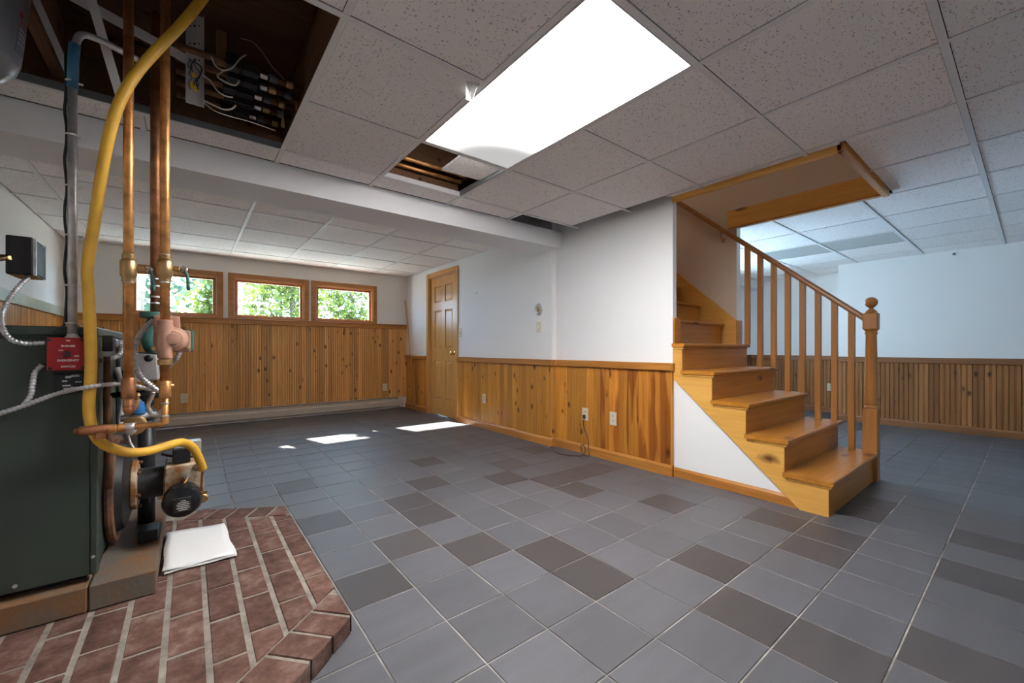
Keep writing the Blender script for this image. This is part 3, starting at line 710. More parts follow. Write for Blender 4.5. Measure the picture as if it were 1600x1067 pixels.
# newel post
NX, NY = 4.0, .757
nw = box('newel_post', NX - .043, NX + .043, NY - .043, NY + .043, 0, .535, M['oak'], stair, .004)
lathe('turned_shaft', [(.040, .535), (.042, .545), (.036, .556), (.040, .566), (.040, .60), (.033, 1.08), (.040, 1.095), (.033, 1.105), (.042, 1.118)], (NX, NY, 0), M['oak'], nw, 'z', 20)
box('square_block', NX - .043, NX + .043, NY - .043, NY + .043, 1.118, 1.245, M['oak'], nw, .007)
lathe('ball_finial', [(.036, 1.245), (.030, 1.262), (.016, 1.272), (.013, 1.283), (.022, 1.290), (.034, 1.303), (.040, 1.322), (.037, 1.340), (.026, 1.354), (.012, 1.361), (.002, 1.363)], (NX, NY, 0), M['oak'], nw, 'z', 22)
def rail_z(y): return 1.247 + .861 * (y - .871)
for k in range(8):
    y = .871 + .107 * k; nn = int((y - Y1N) / RUN) + 1
    zb = tread_z(nn); hs = .019
    V = boxverts(NX - hs, NX + hs, y - hs, y + hs, zb, 0)
    V = [(v[0], v[1], v[2] if i < 4 else rail_z(v[1]) + .004) for i, v in enumerate(V)]
    pydata('baluster', V, BF, M['oak'], stair)
def handrail(y0, y1):
    prof = [(-.024, 0), (.024, 0), (.028, .018), (.026, .038), (.014, .052), (-.014, .052), (-.026, .038), (-.028, .018)]
    V = [(NX + a, y, rail_z(y) + b_) for y in (y0, y1) for a, b_ in prof]; n = len(prof)
    Fc = [tuple(range(n)), tuple(range(2 * n - 1, n - 1, -1))] + [(i, (i + 1) % n, n + (i + 1) % n, n + i) for i in range(n)]
    return pydata('handrail', V, Fc, M['oak_y'], stair)
handrail(NY + .04, 1.745); handrail(1.752, 3.6)
hb = lathe('rail_bracket', [(.022, 0), (.022, -.006), (.009, -.010), (.008, -.03)], (4.07, 1.86, rail_z(1.86) - .075), M['brass'], stair, 'x', 14)
tube('bracket_arm', [(4.045, 1.86, rail_z(1.86) - .075), (4.015, 1.86, rail_z(1.86) - .06), (4.0, 1.86, rail_z(1.86) + .002)], .007, M['brass'], hb, 8, 5)
# trim around the ceiling opening
struct(thing('trim_3', None, None, (3.45, .7, ZC)), 'wood trim around the stairwell opening in the ceiling')
tr3 = bpy.data.objects['trim_3']
box('opening_trim', 2.893, 2.93, .672, YE - .003, ZC - .034, ZC + .02, M['stair_y'], tr3, .005)
box('opening_trim', 2.893, 4.045, .662, .70, ZC - .034, ZC + .02, M['stair_x'], tr3, .005)
box('header_board', 4.0, 4.03, .70, 1.80, ZC - .012, 2.275, M['stair_y'], tr3)
box('header_lip', 3.992, 4.045, .70, 1.80, ZC - .026, ZC - .012, M['pine_y'], tr3, .004)
up = bpy.data.lights.new('upstairs_lamp', 'POINT'); up.energy = 8; up.color = (1, .86, .68); up.shadow_soft_size = .12
upo = bpy.data.objects.new('upstairs_lamp', up); C.objects.link(upo); upo.location = (3.5, 3.2, 4.0)

# ================================================================== CEILING LIGHTS
def fixture(x0, x1, y0, y1, lit, label, broken=False):
    t_ = thing('ceiling_light', label, 'light', ((x0 + x1) / 2, (y0 + y1) / 2, ZC))
    z = ZC
    boxes('housing', [(x0 + .012, x1 - .012, y0 + .012, y1 - .012, z + .10, z + .11), (x0 + .012, x0 + .018, y0 + .012, y1 - .012, z + .006, z + .10), (x1 - .018, x1 - .012, y0 + .012, y1 - .012, z + .006, z + .10),
                      (x0 + .018, x1 - .018, y0 + .012, y0 + .018, z + .006, z + .10)] + ([] if broken else [(x0 + .018, x1 - .018, y1 - .018, y1 - .012, z + .006, z + .10)]), M['white_metal'], t_)
    if broken:
        for k in range(3): tube('fluorescent_tube', [(x0 + .13 + .175 * k, y0 + .05, z + .052), (x0 + .13 + .175 * k, y1 - .07, z + .052)], .016, M['tube_lamp'], t_, 12)
    e = .012
    boxes('frame', [(x0 + e, x0 + .022, y0 + e, y1 - e, z - .004, z + .005), (x1 - .022, x1 - e, y0 + e, y1 - e, z - .004, z + .005), (x0 + .022, x1 - .022, y0 + e, y0 + .020, z - .004, z + .005), (x0 + .022, x1 - .022, y1 - .020, y1 - e, z - .004, z + .005)], M['white_metal'], t_)
    box('diffuser', x0 + .021, x1 - .021, y0 + .019, y1 - .019, z + .0005, z + .0045, M['lens_end' if broken else ('lens' if lit else 'lens_off')], t_)
    return t_
fixture(1.005, 1.62, .845, 2.10, True, 'glowing white fluorescent troffer set in the ceiling grid beside the missing tile', True)
fixture(1.005, 1.62, -1.65, -.41, False, 'unlit fluorescent troffer in the ceiling behind the viewpoint')
fixture(5.42, 6.03, .845, 2.10, False, 'unlit grey fluorescent troffer in the ceiling beyond the staircase')

# ================================================================== BACK WALL THINGS
ht = thing('baseboard_heater', 'long beige hot-water baseboard heater along the back wall', 'heater', (1.0, YB - .04, 0))
hx0, hx1 = -1.0, 2.79
prism('front_cover', [(YB - .068, .045), (YB - .064, .04), (YB - .060, .045), (YB - .060, .115), (YB - .050, .135), (YB - .054, .139), (YB - .068, .118)], 'x', hx0, 2.70, M['heater'], ht)
prism('back_plate', [(YB - .016, .02), (YB - .016, .165), (YB - .045, .182), (YB - .045, .186), (YB - .0145, .186), (YB - .0145, .02)], 'x', hx0, 2.70, M['heater'], ht)
tube('finned_pipe', [(hx0, YB - .038, .08), (2.70, YB - .038, .08)], .02, M['iron'], ht, 10)
prism('end_cap', [(YB - .07, .02), (YB - .07, .13), (YB - .05, .188), (YB - .0145, .188), (YB - .0145, .02)], 'x', 2.70, 2.79, M['heater'], ht, .004)

def plate(label, face, p, kind='outlet', cat='outlet', group=None):
    """cover plate on a wall; face is the outward direction"""
    n = Vector(face); s = Vector((-n.y, n.x, 0)); p = Vector(p)
    t_ = thing('wall_outlet' if kind == 'outlet' else 'light_switch', label, cat, p, group)
    def slab(name, cx, cz, wd, hg, d0, d1, m_, par, bev=0.0):
        c0 = p + s * cx + Vector((0, 0, cz)); a = c0 - s * wd / 2 + n * d0; b_ = c0 + s * wd / 2 + n * d1
        return box(name, a.x, b_.x, a.y, b_.y, c0.z - hg / 2, c0.z + hg / 2, M[m_], par, bev)
    slab('cover_plate', 0, 0, .072, .116, 0, .006, 'ivory', t_, .002)
    if kind == 'outlet':
        for dz in (-.020, .020):
            rc = slab('receptacle', 0, dz, .032, .028, .006, .0075, 'ivory', t_, .0005)
            for dx in (-.006, .006): slab('slot', dx, dz + .003, .003, .009, .0072, .0082, 'slot', rc)
    else:
        slab('toggle', 0, 0, .010, .022, .006, .016, 'ivory', t_, .002)
    return t_
PT = .0165
plate('ivory outlet low on the back wall near the boiler pipes', (0, -1, 0), (-.05, YB - PT, .365))
plate('ivory outlet low on the back wall near the leaning dowels', (0, -1, 0), (2.49, YB - PT, .352))
plate('ivory outlet on the pine boards just past the door', (-1, 0, 0), (XF - PT, 4.18, .366))
o1 = plate('ivory outlet with a brown cord plugged in', (-1, 0, 0), (XN - PT, 2.59, .368))
plate('ivory outlet on wide flame-grained boards nearest the stairs', (-1, 0, 0), (XN - PT, 2.27, .370))
plate('ivory outlet on the wainscot seen between the balusters', (-1, 0, 0), (XRD - PT, 1.95, .386))
plate('ivory light switch below the round dial', (-1, 0, 0), (XF - .001, 3.19, 1.204), 'switch', 'switch')
plate('ivory light switch beside the door casing', (-1, 0, 0), (XF - .001, 4.775, 1.198), 'switch', 'switch')
# round dial
q = Vector((XF, 3.195, 1.386)); dt = thing('wall_dial', 'round brushed metal dial fixed on the white wall above a switch', 'dial', q)
lathe('base_ring', [(.064, 0), (.064, -.008), (.058, -.016), (.05, -.02), (.002, -.022)], q, M['steel'], dt, 'x', 28)
lathe('knob', [(.026, -.018), (.026, -.035), (.020, -.040), (.002, -.041)], q, M['brass'], dt, 'x', 18)
box('lever', q.x - .045, q.x - .036, q.y - .006, q.y + .006, q.z - .05, q.z + .012, M['steel'], dt, .002)
for k, (px, py) in enumerate(((815, 441), (746, 457))):
    p = U(px, py, X=XF)
    tube_o = tube('wall_hook', [p, p + Vector((-.012, 0, 0)), p + Vector((-.018, 0, -.01)), p + Vector((-.016, 0, -.022)), p + Vector((-.022, 0, -.018))], .0035, M['steel'], None, 6)
    tag(tube_o, ('small metal picture hook on the white wall, nearer the round dial', 'small metal picture hook on the white wall, nearer the door')[k], 'hook', 'picture hooks')
p = U(1491, 397, X=XR); tag(box('wall_sensor', XR - .02, XR, p.y - .012, p.y + .012, p.z - .012, p.z + .012, M['vent'], None, .004), 'tiny grey sensor high on the right hand room wall', 'sensor')
# leaning dowels
for k, (b0, t0) in enumerate((((2.800, 5.985, .006), (2.795, 6.43, 1.77)), ((2.806, 6.03, .006), (2.826, 6.45, 1.775)))):
    tag(tube('wooden_dowel', [b0, t0], .0075, M['dowel'], None, 8), ('left of two pale dowels leaning in the corner by the door', 'right of two pale dowels leaning in the corner by the door')[k], 'dowel', 'dowels leaning in the corner')
# cord
pl = Vector((XN - PT - .008, 2.59, .352))
cd = thing('power_cord', 'thin brown cord hanging from the outlet and curling on the floor', 'cord', (2.85, 2.6, 0))
box('plug', pl.x - .022, pl.x + .001, pl.y - .012, pl.y + .012, pl.z - .022, pl.z + .012, M['cord'], cd, .004)
tube('cable', [pl + Vector((-.012, 0, -.02)), (2.868, 2.58, .26), (2.868, 2.53, .16), (2.860, 2.515, .07), (2.852, 2.50, .012), (2.83, 2.52, .006), (2.825, 2.56, .03), (2.828, 2.575, .09), (2.835, 2.555, .10), (2.84, 2.535, .05), (2.82, 2.545, .007),
               (2.76, 2.58, .006), (2.71, 2.66, .006), (2.70, 2.76, .006), (2.735, 2.85, .006), (2.79, 2.90, .006), (2.80, 2.93, .006)], .0045, M['cord'], cd, 7, 6)
lathe('cord_end', [(.006, -.015), (.008, 0), (.006, .015)], (2.80, 2.935, .009), M['cord'], cd, 'y', 10)

# ================================================================== HEARTH, SLABS
hearth = thing('brick_hearth', 'low red brick hearth with chamfered corners under the boiler', 'hearth', (-.3, 2.0, 0))
HZ = .062
hp = [(XL + .02, 1.0), (-.066, 1.0), (.44, 1.455), (.44, 2.70), (.035, 2.945), (XL + .02, 2.945)]
def inset(poly, d):
    out = []; n = len(poly)
    cx = sum(p[0] for p in poly) / n; cy = sum(p[1] for p in poly) / n
    for p in poly:
        v = Vector((cx - p[0], cy - p[1])); v.normalize(); out.append((p[0] + v.x * d, p[1] + v.y * d))
    return out
prism('mortar_bed', inset(hp, .006), 'z', 0, HZ - .0035, M['hearth_mortar'], hearth)
def clip(poly, a, b_, c_):          # keep a x + b y >= c
    out = []
    for i in range(len(poly)):
        p, q_ = poly[i], poly[(i + 1) % len(poly)]
        fp, fq = a * p[0] + b_ * p[1] - c_, a * q_[0] + b_ * q_[1] - c_
        if fp >= 0: out.append(p)
        if (fp > 0) != (fq > 0) and abs(fp - fq) > 1e-9:
            t = fp / (fp - fq); out.append((p[0] + (q_[0] - p[0]) * t, p[1] + (q_[1] - p[1]) * t))
    return out
def brick(poly, name='brick'):
    ar = abs(sum(p[0] * q_[1] - q_[0] * p[1] for p, q_ in zip(poly, poly[1:] + poly[:1]))) / 2 if len(poly) > 2 else 0
    if ar < .0012: return
    n = len(poly); cx = sum(p[0] for p in poly) / n; cy = sum(p[1] for p in poly) / n
    zt = HZ + random.uniform(-.0015, .0015)
    top = [(cx + (p[0] - cx) * .955, cy + (p[1] - cy) * .97) for p in poly]
    V = [(p[0], p[1], .004) for p in poly] + [(p[0], p[1], zt - .004) for p in poly] + [(p[0], p[1], zt) for p in top]
    Fc = [tuple(range(n))[::-1]] + [(i, (i + 1) % n, n + (i + 1) % n, n + i) for i in range(n)] + [(n + i, n + (i + 1) % n, 2 * n + (i + 1) % n, 2 * n + i) for i in range(n)] + [tuple(range(2 * n, 3 * n))]
    pydata(name, V, Fc, M['brick'], hearth)
# joint lines between the columns, and the inner edge of the two chamfer bands
cols = [.44, .353, .246, .147, .046, -.06, -.164, -.268, -.366, -.47, -.575, -.68, -.785, -.89, -.995, -1.06]
n1 = Vector((-.668, .744)); o1_ = n1.x * .44 + n1.y * 1.455                # near chamfer outward side
n2 = Vector((-.518, -.855)); o2_ = n2.x * .44 + n2.y * 2.70               # far chamfer
B1, B2 = .150, .135
ph = [2.030, 1.915, 2.03, 1.94, 2.05, 1.90, 2.0, 1.93, 2.04, 1.9, 2.0, 1.95, 2.03, 1.9, 2.0]
for k in range(len(cols) - 1):
    xa, xb = cols[k + 1] + .008, cols[k] - (.008 if k else 0)
    y = ph[k] - .232 * 5
    while y < 3.0:
        y0, y1 = max(y + .006, 1.0), min(y + .232 - .006, 2.945)
        y += .232
        if y1 - y0 < .03: continue
        poly = [(xa, y0), (xb, y0), (xb, y1), (xa, y1)]
        poly = clip(poly, n1.x, n1.y, o1_ + B1 + .006); poly = clip(poly, n2.x, n2.y, o2_ + B2 + .006) if len(poly) > 2 else poly
        if len(poly) > 2: brick(poly)
def band(nv, off, width, start, tdir, length, w_):
    L_ = 0
    while L_ < length:
        a = Vector(start) + tdir * (L_ + .006); b_ = Vector(start) + tdir * (min(L_ + w_, length) - .006)
        poly = [tuple(a), tuple(b_), tuple(b_ + nv * width), tuple(a + nv * width)]
        if nv is n1: poly = clip(poly, -1, 0, -.44)
        else: poly = clip(poly, -1, 0, -.44)
        if len(poly) > 2: brick(poly)
        L_ += w_
t1 = Vector((-.744, -.668)); t2 = Vector((-.855, .518))
band(n1, o1_, B1, Vector((.44, 1.455)) - t1 * .10, t1, .85, .105)
band(n2, o2_, B2, Vector((.44, 2.70)) - t2 * .06, t2, .53, .105)
# concrete slabs under the boiler
SZ = .152
tag(box('concrete_slab', -.276, -.098, 2.035, 2.93, HZ + .001, SZ, M['concrete'], None, .004), 'right hand concrete slab under the boiler, beside the paper towel', 'slab', 'concrete slabs under the boiler')
tag(box('concrete_slab', XL + .05, -.280, 2.035, 2.93, HZ + .001, SZ, M['concrete'], None, .004), 'rust-stained concrete slab under the boiler, at the left edge', 'slab', 'concrete slabs under the boiler')
# paper towel
cs = [Vector((-.087, 2.176)), Vector((.159, 2.177)), Vector((.139, 2.565)), Vector((-.088, 2.61))]
towel = thing('paper_towel', 'folded white paper towel lying on the brick hearth', 'paper towel', (.03, 2.38, HZ))
for lay in range(2):
    V, Fc = [], []; n = 10
    for side in (1, 0):
        for i in range(n + 1):
            for j in range(n + 1):
                u, v = i / n, j / n
                p = cs[0].lerp(cs[1], u).lerp(cs[3].lerp(cs[2], u), v)
                if lay == 0: p = p + Vector((.006, -.004))
                zz_ = HZ + .003 + .008 * lay + .004 * math.sin(5 * u + 2 * v + lay) ** 2 + .004 * side * 1.2 + (.006 * v * v if lay else 0)
                V.append((p.x + .003 * math.sin(9 * v), p.y + .003 * math.sin(11 * u + lay), zz_))
    m_ = (n + 1) ** 2
    for i in range(n):
        for j in range(n):
            a = i * (n + 1) + j; Fc.append((a, a + 1, a + n + 2, a + n + 1)); Fc.append((m_ + a, m_ + a + n + 1, m_ + a + n + 2, m_ + a + 1))
    rim = [i * (n + 1) for i in range(n + 1)] + [n * (n + 1) + j for j in range(1, n + 1)] + [i * (n + 1) + n for i in range(n - 1, -1, -1)] + [j for j in range(n - 1, 0, -1)]
    for a, b_ in zip(rim, rim[1:] + rim[:1]): Fc.append((a, b_, m_ + b_, m_ + a))
    pydata('folded_layer', V, Fc, M['paper'], towel, smooth=True)

# ================================================================== BOILER
BXR, BY0, BY1, BZ0, BZ1 = -.262, 2.075, 2.87, .182, 1.056
boiler = thing('boiler', 'dark green enamelled steel boiler on concrete slabs', 'boiler', (-.65, 2.47, SZ))
box('plinth', XL + .1, BXR - .03, BY0 + .05, BY1 - .02, SZ + .001, BZ0, M['slot'], boiler)
box('cabinet', XL + .07, BXR - .002, BY0 + .003, BY1, BZ0, BZ1 - .03, M['green'], boiler, .003)
box('front_panel', XL + .07, -.277, BY0 - .004, BY0 + .002, BZ0 - .004, BZ1 - .045, M['green'], boiler, .002)
box('corner_post', -.276, BXR + .004, BY0 - .007, BY0 + .03, BZ0 - .006, BZ1 - .03, M['green'], boiler, .003)
box('top_cover', XL + .06, BXR + .006, BY0 - .010, BY1 + .005, BZ1 - .032, BZ1, M['green'], boiler, .004)
for (x, z) in ((-.269, .24), (-.269, .98), (-.45, .20)): lathe('screw', [(.006, 0), (.006, -.003), (.002, -.004)], (x, BY0 - .007, z), M['steel'], boiler, 'y', 10)
lathe('screw', [(.007, 0), (.007, -.004), (.002, -.005)], U(40, 517, Y=BY0 - .01), M['green_dk'], boiler, 'y', 10)
# side fittings of the boiler, on its right face
box('side_hatch', BXR, BXR + .012, 2.60, 2.84, .62, 1.0, M['green'], boiler, .003)
tube('rusty_bracket', [(BXR + .02, 2.13, .62), (BXR + .022, 2.13, .95)], .010, M['rust'], boiler, 10)
tube('rusty_bracket', [(BXR + .02, 2.17, .45), (BXR + .022, 2.16, .70), (BXR + .02, 2.15, .80)], .013, M['rust'], boiler, 10)
tube('white_tube', [(BXR + .02, 2.42, .90), (BXR + .035, 2.42, .78), (BXR + .03, 2.43, .66), (BXR + .06, 2.44, .645), (BXR + .075, 2.45, .70), (BXR + .07, 2.45, .735)], .010, M['white'], boiler, 10, 6)
tube('supply_nipple', [(BXR, 2.55, .86), (BXR + .11, 2.55, .86)], .020, M['iron'], boiler, 12)

# ---- oil burner
bu = thing('oil_burner', 'rusty oil burner with black motor bolted to the side of the boiler', 'burner', (-.1, 2.4, .2))
BC = (BXR + .004, 2.42, .388)
lathe('mounting_flange', [(.218, .0), (.222, .010), (.218, .022), (.200, .026), (.190, .016), (.002, .016)], BC, M['rust'], bu, 'x', 40)
lathe('inner_plate', [(.10, .016), (.185, .016), (.17, .045), (.12, .060), (.002, .060)], BC, M['iron'], bu, 'x', 36)
fl = lathe('adapter_ring', [(.098, .060), (.104, .066), (.104, .080), (.098, .084)], BC, M['rustcream'], bu, 'x', 28)
for k in range(6):
    a = k * math.pi / 3 + .3; tube('bolt', [(BC[0] + .075, BC[1] + .092 * math.cos(a), BC[2] + .092 * math.sin(a)), (BC[0] + .096, BC[1] + .092 * math.cos(a), BC[2] + .092 * math.sin(a))], .007, M['rust'], fl, 6)
lathe('blast_tube', [(.066, .080), (.066, .19)], BC, M['iron'], bu, 'x', 28)
hs = prism('fan_housing', [(-.092, .29), (-.085, .468), (.052, .472), (.052, .30), (.02, .262), (-.05, .255)], 'y', 2.315, 2.52, M['rustcream'], bu, .006)
lathe('bolt', [(.012, 0), (.012, -.012), (.004, -.014)], (-.01, 2.315, .418), M['steel'], hs, 'y', 8)
lathe('knockout', [(.016, 0), (.016, -.004), (.002, -.005)], (.028, 2.314, .45), M['rust'], hs, 'y', 14)
mo = lathe('motor', [(.055, 0), (.066, -.008), (.068, -.075), (.060, -.098), (.02, -.108)], (-.024, 2.312, .332), M['black_gloss'], bu, 'y', 28)
box('name_plate', -.055, .006, 2.196, 2.215, .300, .356, M['black'], mo, .003)
for k, wd in enumerate((.018, .036, .044, .040, .044, .030)):
    box('print_line', -.02 - wd / 2, -.02 + wd / 2, 2.1945, 2.1962, .345 - k * .0075 - .0014, .345 - k * .0075 + .0010, M['white'], mo)
tb = box('transformer', -.058, .004, 2.33, 2.43, .472, .535, M['black'], bu, .004)
box('transformer_lid', -.055, .002, 2.335, 2.425, .535, .548, M['steel'], tb, .003)
cb = box('control_box', -.032, .045, 2.44, 2.50, .478, .545, M['alu'], bu, .004)
box('box_base', -.036, .05, 2.43, 2.51, .464, .478, M['iron'], bu)
tube('oil_line', [U(317, 733, Y=2.28), U(315, 755, Y=2.29), U(314, 775, Y=2.29), U(311, 790, Y=2.28), U(300, 795, Y=2.24)], .005, M['copper_dk'], bu, 8, 5)
tube('nozzle_line', [(-.075, 2.30, .365), (-.05, 2.285, .388), (-.02, 2.275, .395), (-.005, 2.29, .418)], .004, M['copper'], bu, 8, 6)
lathe('fuel_pump', [(.022, 0), (.022, -.03), (.016, -.036), (.002, -.037)], (.046, 2.315, .315), M['brass'], bu, 'y', 14)
boxes('motor_bracket', [(.02, .062, 2.26, 2.27, .338, .352), (-.105, -.075, 2.27, 2.28, .345, .358)], M['brass'], bu)
tube('burner_cable', [(-.10, 2.46, .50), (-.06, 2.45, .485), (-.03, 2.44, .49)], .006, M['black'], bu, 8, 5)
box('pedestal_leg', -.17, -.105, 2.34, 2.44, SZ + .001, .20, M['iron'], bu, .004)

# ================================================================== PIPEWORK
PY = 1.98
def zpx(px, py, Y=PY): return U(px, py, Y=Y).z
def valve(parent, x, y, z, hang=True):
    v = lathe('ball_valve', [(.0150, -.050), (.0185, -.048), (.0185, -.034), (.0205, -.030), (.0228, -.026), (.0235, .024), (.0205, .028), (.0170, .032), (.0185, .036), (.0185, .048), (.0150, .050)], (x, y, z), M['brass'], parent, 'z', 18)
    st_ = lathe('stem', [(.011, .018), (.011, .040), (.007, .042), (.007, .052)], (x, y, z), M['brass'], v, 'x', 12)
    tube('handle_eye', [(x + .050, y, z + .012), (x + .062, y, z + .004), (x + .058, y, z - .008), (x + .048, y, z - .004), (x + .050, y, z + .012)], .004, M['chrome'], v, 8, 5)
    tube('lever', [(x + .056, y, z - .004), (x + .064, y - .002, z - .022), (x + .068, y - .002, z - .075)], .006, M['teal'], v, 8, 4)
    return v
def solder(parent, x, y, zs, r=.0165):
    for z in zs: lathe('solder_ring', [(r - .002, -.004), (r, -.003), (r, .003), (r - .002, .004)], (x, y, z), M['steel'], parent, 'z', 14)
# left riser
LX, LY = -.169, PY
pL = thing('copper_pipe', 'left copper riser with a brass valve, right of the yellow hose', 'pipe', (LX, LY, .84), 'copper risers at the boiler')
tube('riser', [(LX, LY, .842), (LX, LY, 2.46)], .0145, M['copper'], pL, 16)
valve(pL, LX, LY, zpx(201, 419)); solder(pL, LX, LY, (zpx(201, 400), zpx(201, 440)))
lathe('coupling', [(.018, -.04), (.020, -.036), (.020, .03), (.018, .034)], (LX, LY, zpx(203, 605)), M['copper_dk'], pL, 'z', 16)
tube('elbow_run', [(LX, LY, .80), (LX, LY, .775), (LX, LY + .03, .758), (LX, 2.30, .758)], .0145, M['copper_dk'], pL, 12, 5)
# right riser with tee, elbow and feed line
RX, RY = -.070, PY
pR = thing('copper_pipe', 'right copper riser with a valve that turns into the feed line at burner height', 'pipe', (RX, RY, .70), 'copper risers at the boiler')
tube('riser', [(RX, RY, zpx(258, 598)), (RX, RY, 2.46)], .0145, M['copper'], pR, 16)
valve(pR, RX, RY, zpx(258, 419)); solder(pR, RX, RY, (zpx(258, 399), zpx(258, 441), zpx(258, 506), zpx(258, 598)))
lathe('tee', [(.0165, -.03), (.018, -.028), (.018, .028), (.0165, .03)], (RX, RY, zpx(258, 608)), M['copper'], pR, 'z', 16)
tube('tee_branch', [(RX, RY, zpx(258, 603)), (RX + .026, RY, zpx(258, 603))], .008, M['copper'], pR, 10)
zE = .702
tube('drop', [(RX, RY, zpx(258, 616)), (RX, RY, zE + .016), (RX - .004, RY, zE + .004), (RX - .016, RY, zE), (-.165, RY, zE)], .0105, M['copper'], pR, 12)
solder(pR, RX, RY, (zpx(258, 630), zE + .03), .0125)
lathe('elbow_collar', [(.013, -.014), (.013, .012)], (RX, RY, zE + .016), M['copper'], pR, 'z', 14)
lathe('hex_union', [(.013, -.012), (.015, -.01), (.015, .01), (.013, .012)], (-.165, RY, zE), M['steel'], pR, 'x', 6)
lathe('copper_coupling', [(.012, -.024), (.015, -.022), (.015, -.004), (.011, 0), (.015, .004), (.015, .02), (.012, .022)], (-.198, RY, zE), M['copper'], pR, 'x', 14)
lathe('brass_tee', [(.006, -.056), (.010, -.054), (.010, -.044), (.0155, -.042), (.0165, -.038), (.0165, .026), (.0155, .03), (.012, .032)], (-.248, RY, zE), M['copper_dk'], pR, 'x', 16)
lathe('tee_outlet', [(.013, -.032), (.014, -.030), (.014, 0)], (-.240, RY, zE), M['copper_dk'], pR, 'z', 14)
# rear riser
MX, MY = -.117, 2.40
pM = thing('copper_pipe', 'dark copper riser standing behind the other two on a green flange', 'pipe', (MX, MY, 1.0), 'copper risers at the boiler')
zf = U(240, 491, Y=MY).z
tube('riser', [(MX, MY, zf), (MX, MY, 2.46)], .0185, M['copper_dk'], pM, 16)
solder(pM, MX, MY, [U(243, y, Y=MY).z for y in (436, 447, 464, 474)], .0205)
# salmon circulator on the right riser
zc_ = zpx(263, 528)
cp = thing('circulator_pump', 'salmon pink circulator pump on the right copper riser', 'pump', (RX, RY, zc_))
lathe('volute', [(.012, -.034), (.030, -.030), (.036, -.018), (.044, -.014), (.046, .004), (.040, .02), (.030, .042)], (RX + .022, RY + .012, zc_ - .004), M['salmon'], cp, 'y', 28)
lathe('flange_neck', [(.021, -.075), (.023, -.07), (.021, -.05), (.026, -.03), (.026, .035), (.021, .055), (.023, .06), (.021, .066)], (RX, RY, zc_), M['salmon'], cp, 'z', 18)
lathe('cap_ring', [(.008, -.040), (.020, -.038), (.022, -.032), (.022, -.02)], (RX + .022, RY + .012, zc_ - .004), M['salmon'], cp, 'y', 24)
box('terminal_box', RX - .035, RX + .042, RY + .03, RY + .10, zc_ + .025, zc_ + .085, M['salmon'], cp, .008, 2)
lathe('motor_body', [(.045, .04), (.050, .05), (.050, .13), (.042, .14), (.01, .142)], (RX + .012, RY + .012, zc_), M['salmon'], cp, 'y', 24)
lathe('union', [(.019, -.10), (.022, -.098), (.022, -.08), (.019, -.078)], (RX, RY, zc_), M['brass'], cp, 'z', 16)
box('bolted_flange', RX - .034, RX + .074, RY + .018, RY + .030, zc_ - .052, zc_ + .030, M['salmon'], cp, .012, 2)
for dx in (-.030, .066): lathe('flange_bolt', [(.004, -.012), (.009, -.010), (.009, 0), (.007, .004)], (RX + dx, RY + .016, zc_ - .038), M['brass'], cp, 'y', 6)
# teal circulator behind
tc_ = thing('circulator_pump', 'green circulator pump and flange below the rear riser', 'pump', (MX, MY, zf - .15))
lathe('flange', [(.020, .01), (.052, .008), (.056, .0), (.056, -.014), (.03, -.02), (.024, -.04)], (MX, MY, zf), M['teal'], tc_, 'z', 24)
tube('elbow_body', [(MX, MY, zf - .03), (MX - .012, MY, zf - .07), (MX - .02, MY, zf - .12), (MX, MY + .02, zf - .17)], .03, M['teal'], tc_, 16, 5)
lathe('motor', [(.03, -.02), (.048, -.015), (.052, .02), (.048, .10), (.02, .11)], (MX + .075, MY + .06, zf - .11), M['teal'], tc_, 'y', 26)
box('motor_plate', MX + .085, MX + .135, MY + .02, MY + .03, zf - .165, zf - .065, M['teal'], tc_, .006)
# aquastat
aq0, aq1 = U(208, 552, Y=2.22), U(246, 596, Y=2.22)
aq = thing('aquastat_box', 'silver metal control cover with a black dial beside the copper risers', 'control box', (aq0.x, 2.22, aq1.z))
prism('cover', [(aq0.x - .004, aq0.z), (aq1.x, aq0.z - .006), (aq1.x + .006, aq1.z + .006), (aq0.x, aq1.z)], 'y', 2.215, 2.29, M['alu'], aq, .006)
prism('back_case', [(aq0.x + .01, aq0.z + .004), (aq1.x + .012, aq0.z - .002), (aq1.x + .017, aq1.z + .010), (aq0.x + .01, aq1.z)], 'y', 2.292, 2.36, M['black'], aq)
pd = U(232, 560, Y=2.21); lathe('dial', [(.014, 0), (.014, -.006), (.010, -.010), (.002, -.011)], (pd.x, 2.215, pd.z), M['black'], aq, 'y', 18)
for px, py in ((239, 569), (239, 584), (224, 578)): 
    pp = U(px, py, Y=2.214); lathe('screw', [(.005, 0), (.004, -.003)], (pp.x, 2.215, pp.z), M['chrome'], aq, 'y', 10)
tube('mount_pipe', [((aq0.x + aq1.x) / 2, 2.33, aq1.z + .02), ((aq0.x + aq1.x) / 2, 2.33, aq1.z - .05), (BXR, 2.36, aq1.z - .06)], .012, M['iron'], aq, 10)
# relay on the boiler corner
r0, r1 = U(155, 524, Y=2.16), U(175, 549, Y=2.16)
rl = thing('relay_box', 'small square black relay with a metal barrel at the boiler corner', 'relay', (r0.x, 2.16, r1.z))
box('case', BXR + .008, r1.x + .006, 2.13, 2.17, r1.z, r0.z, M['black'], rl, .003)
lathe('barrel', [(.018, .171 - .17), (.018, .04), (.014, .05), (.014, .06), (.002, .062)], (r1.x, 2.17, (r0.z + r1.z) / 2), M['chrome'], rl, 'y', 18)
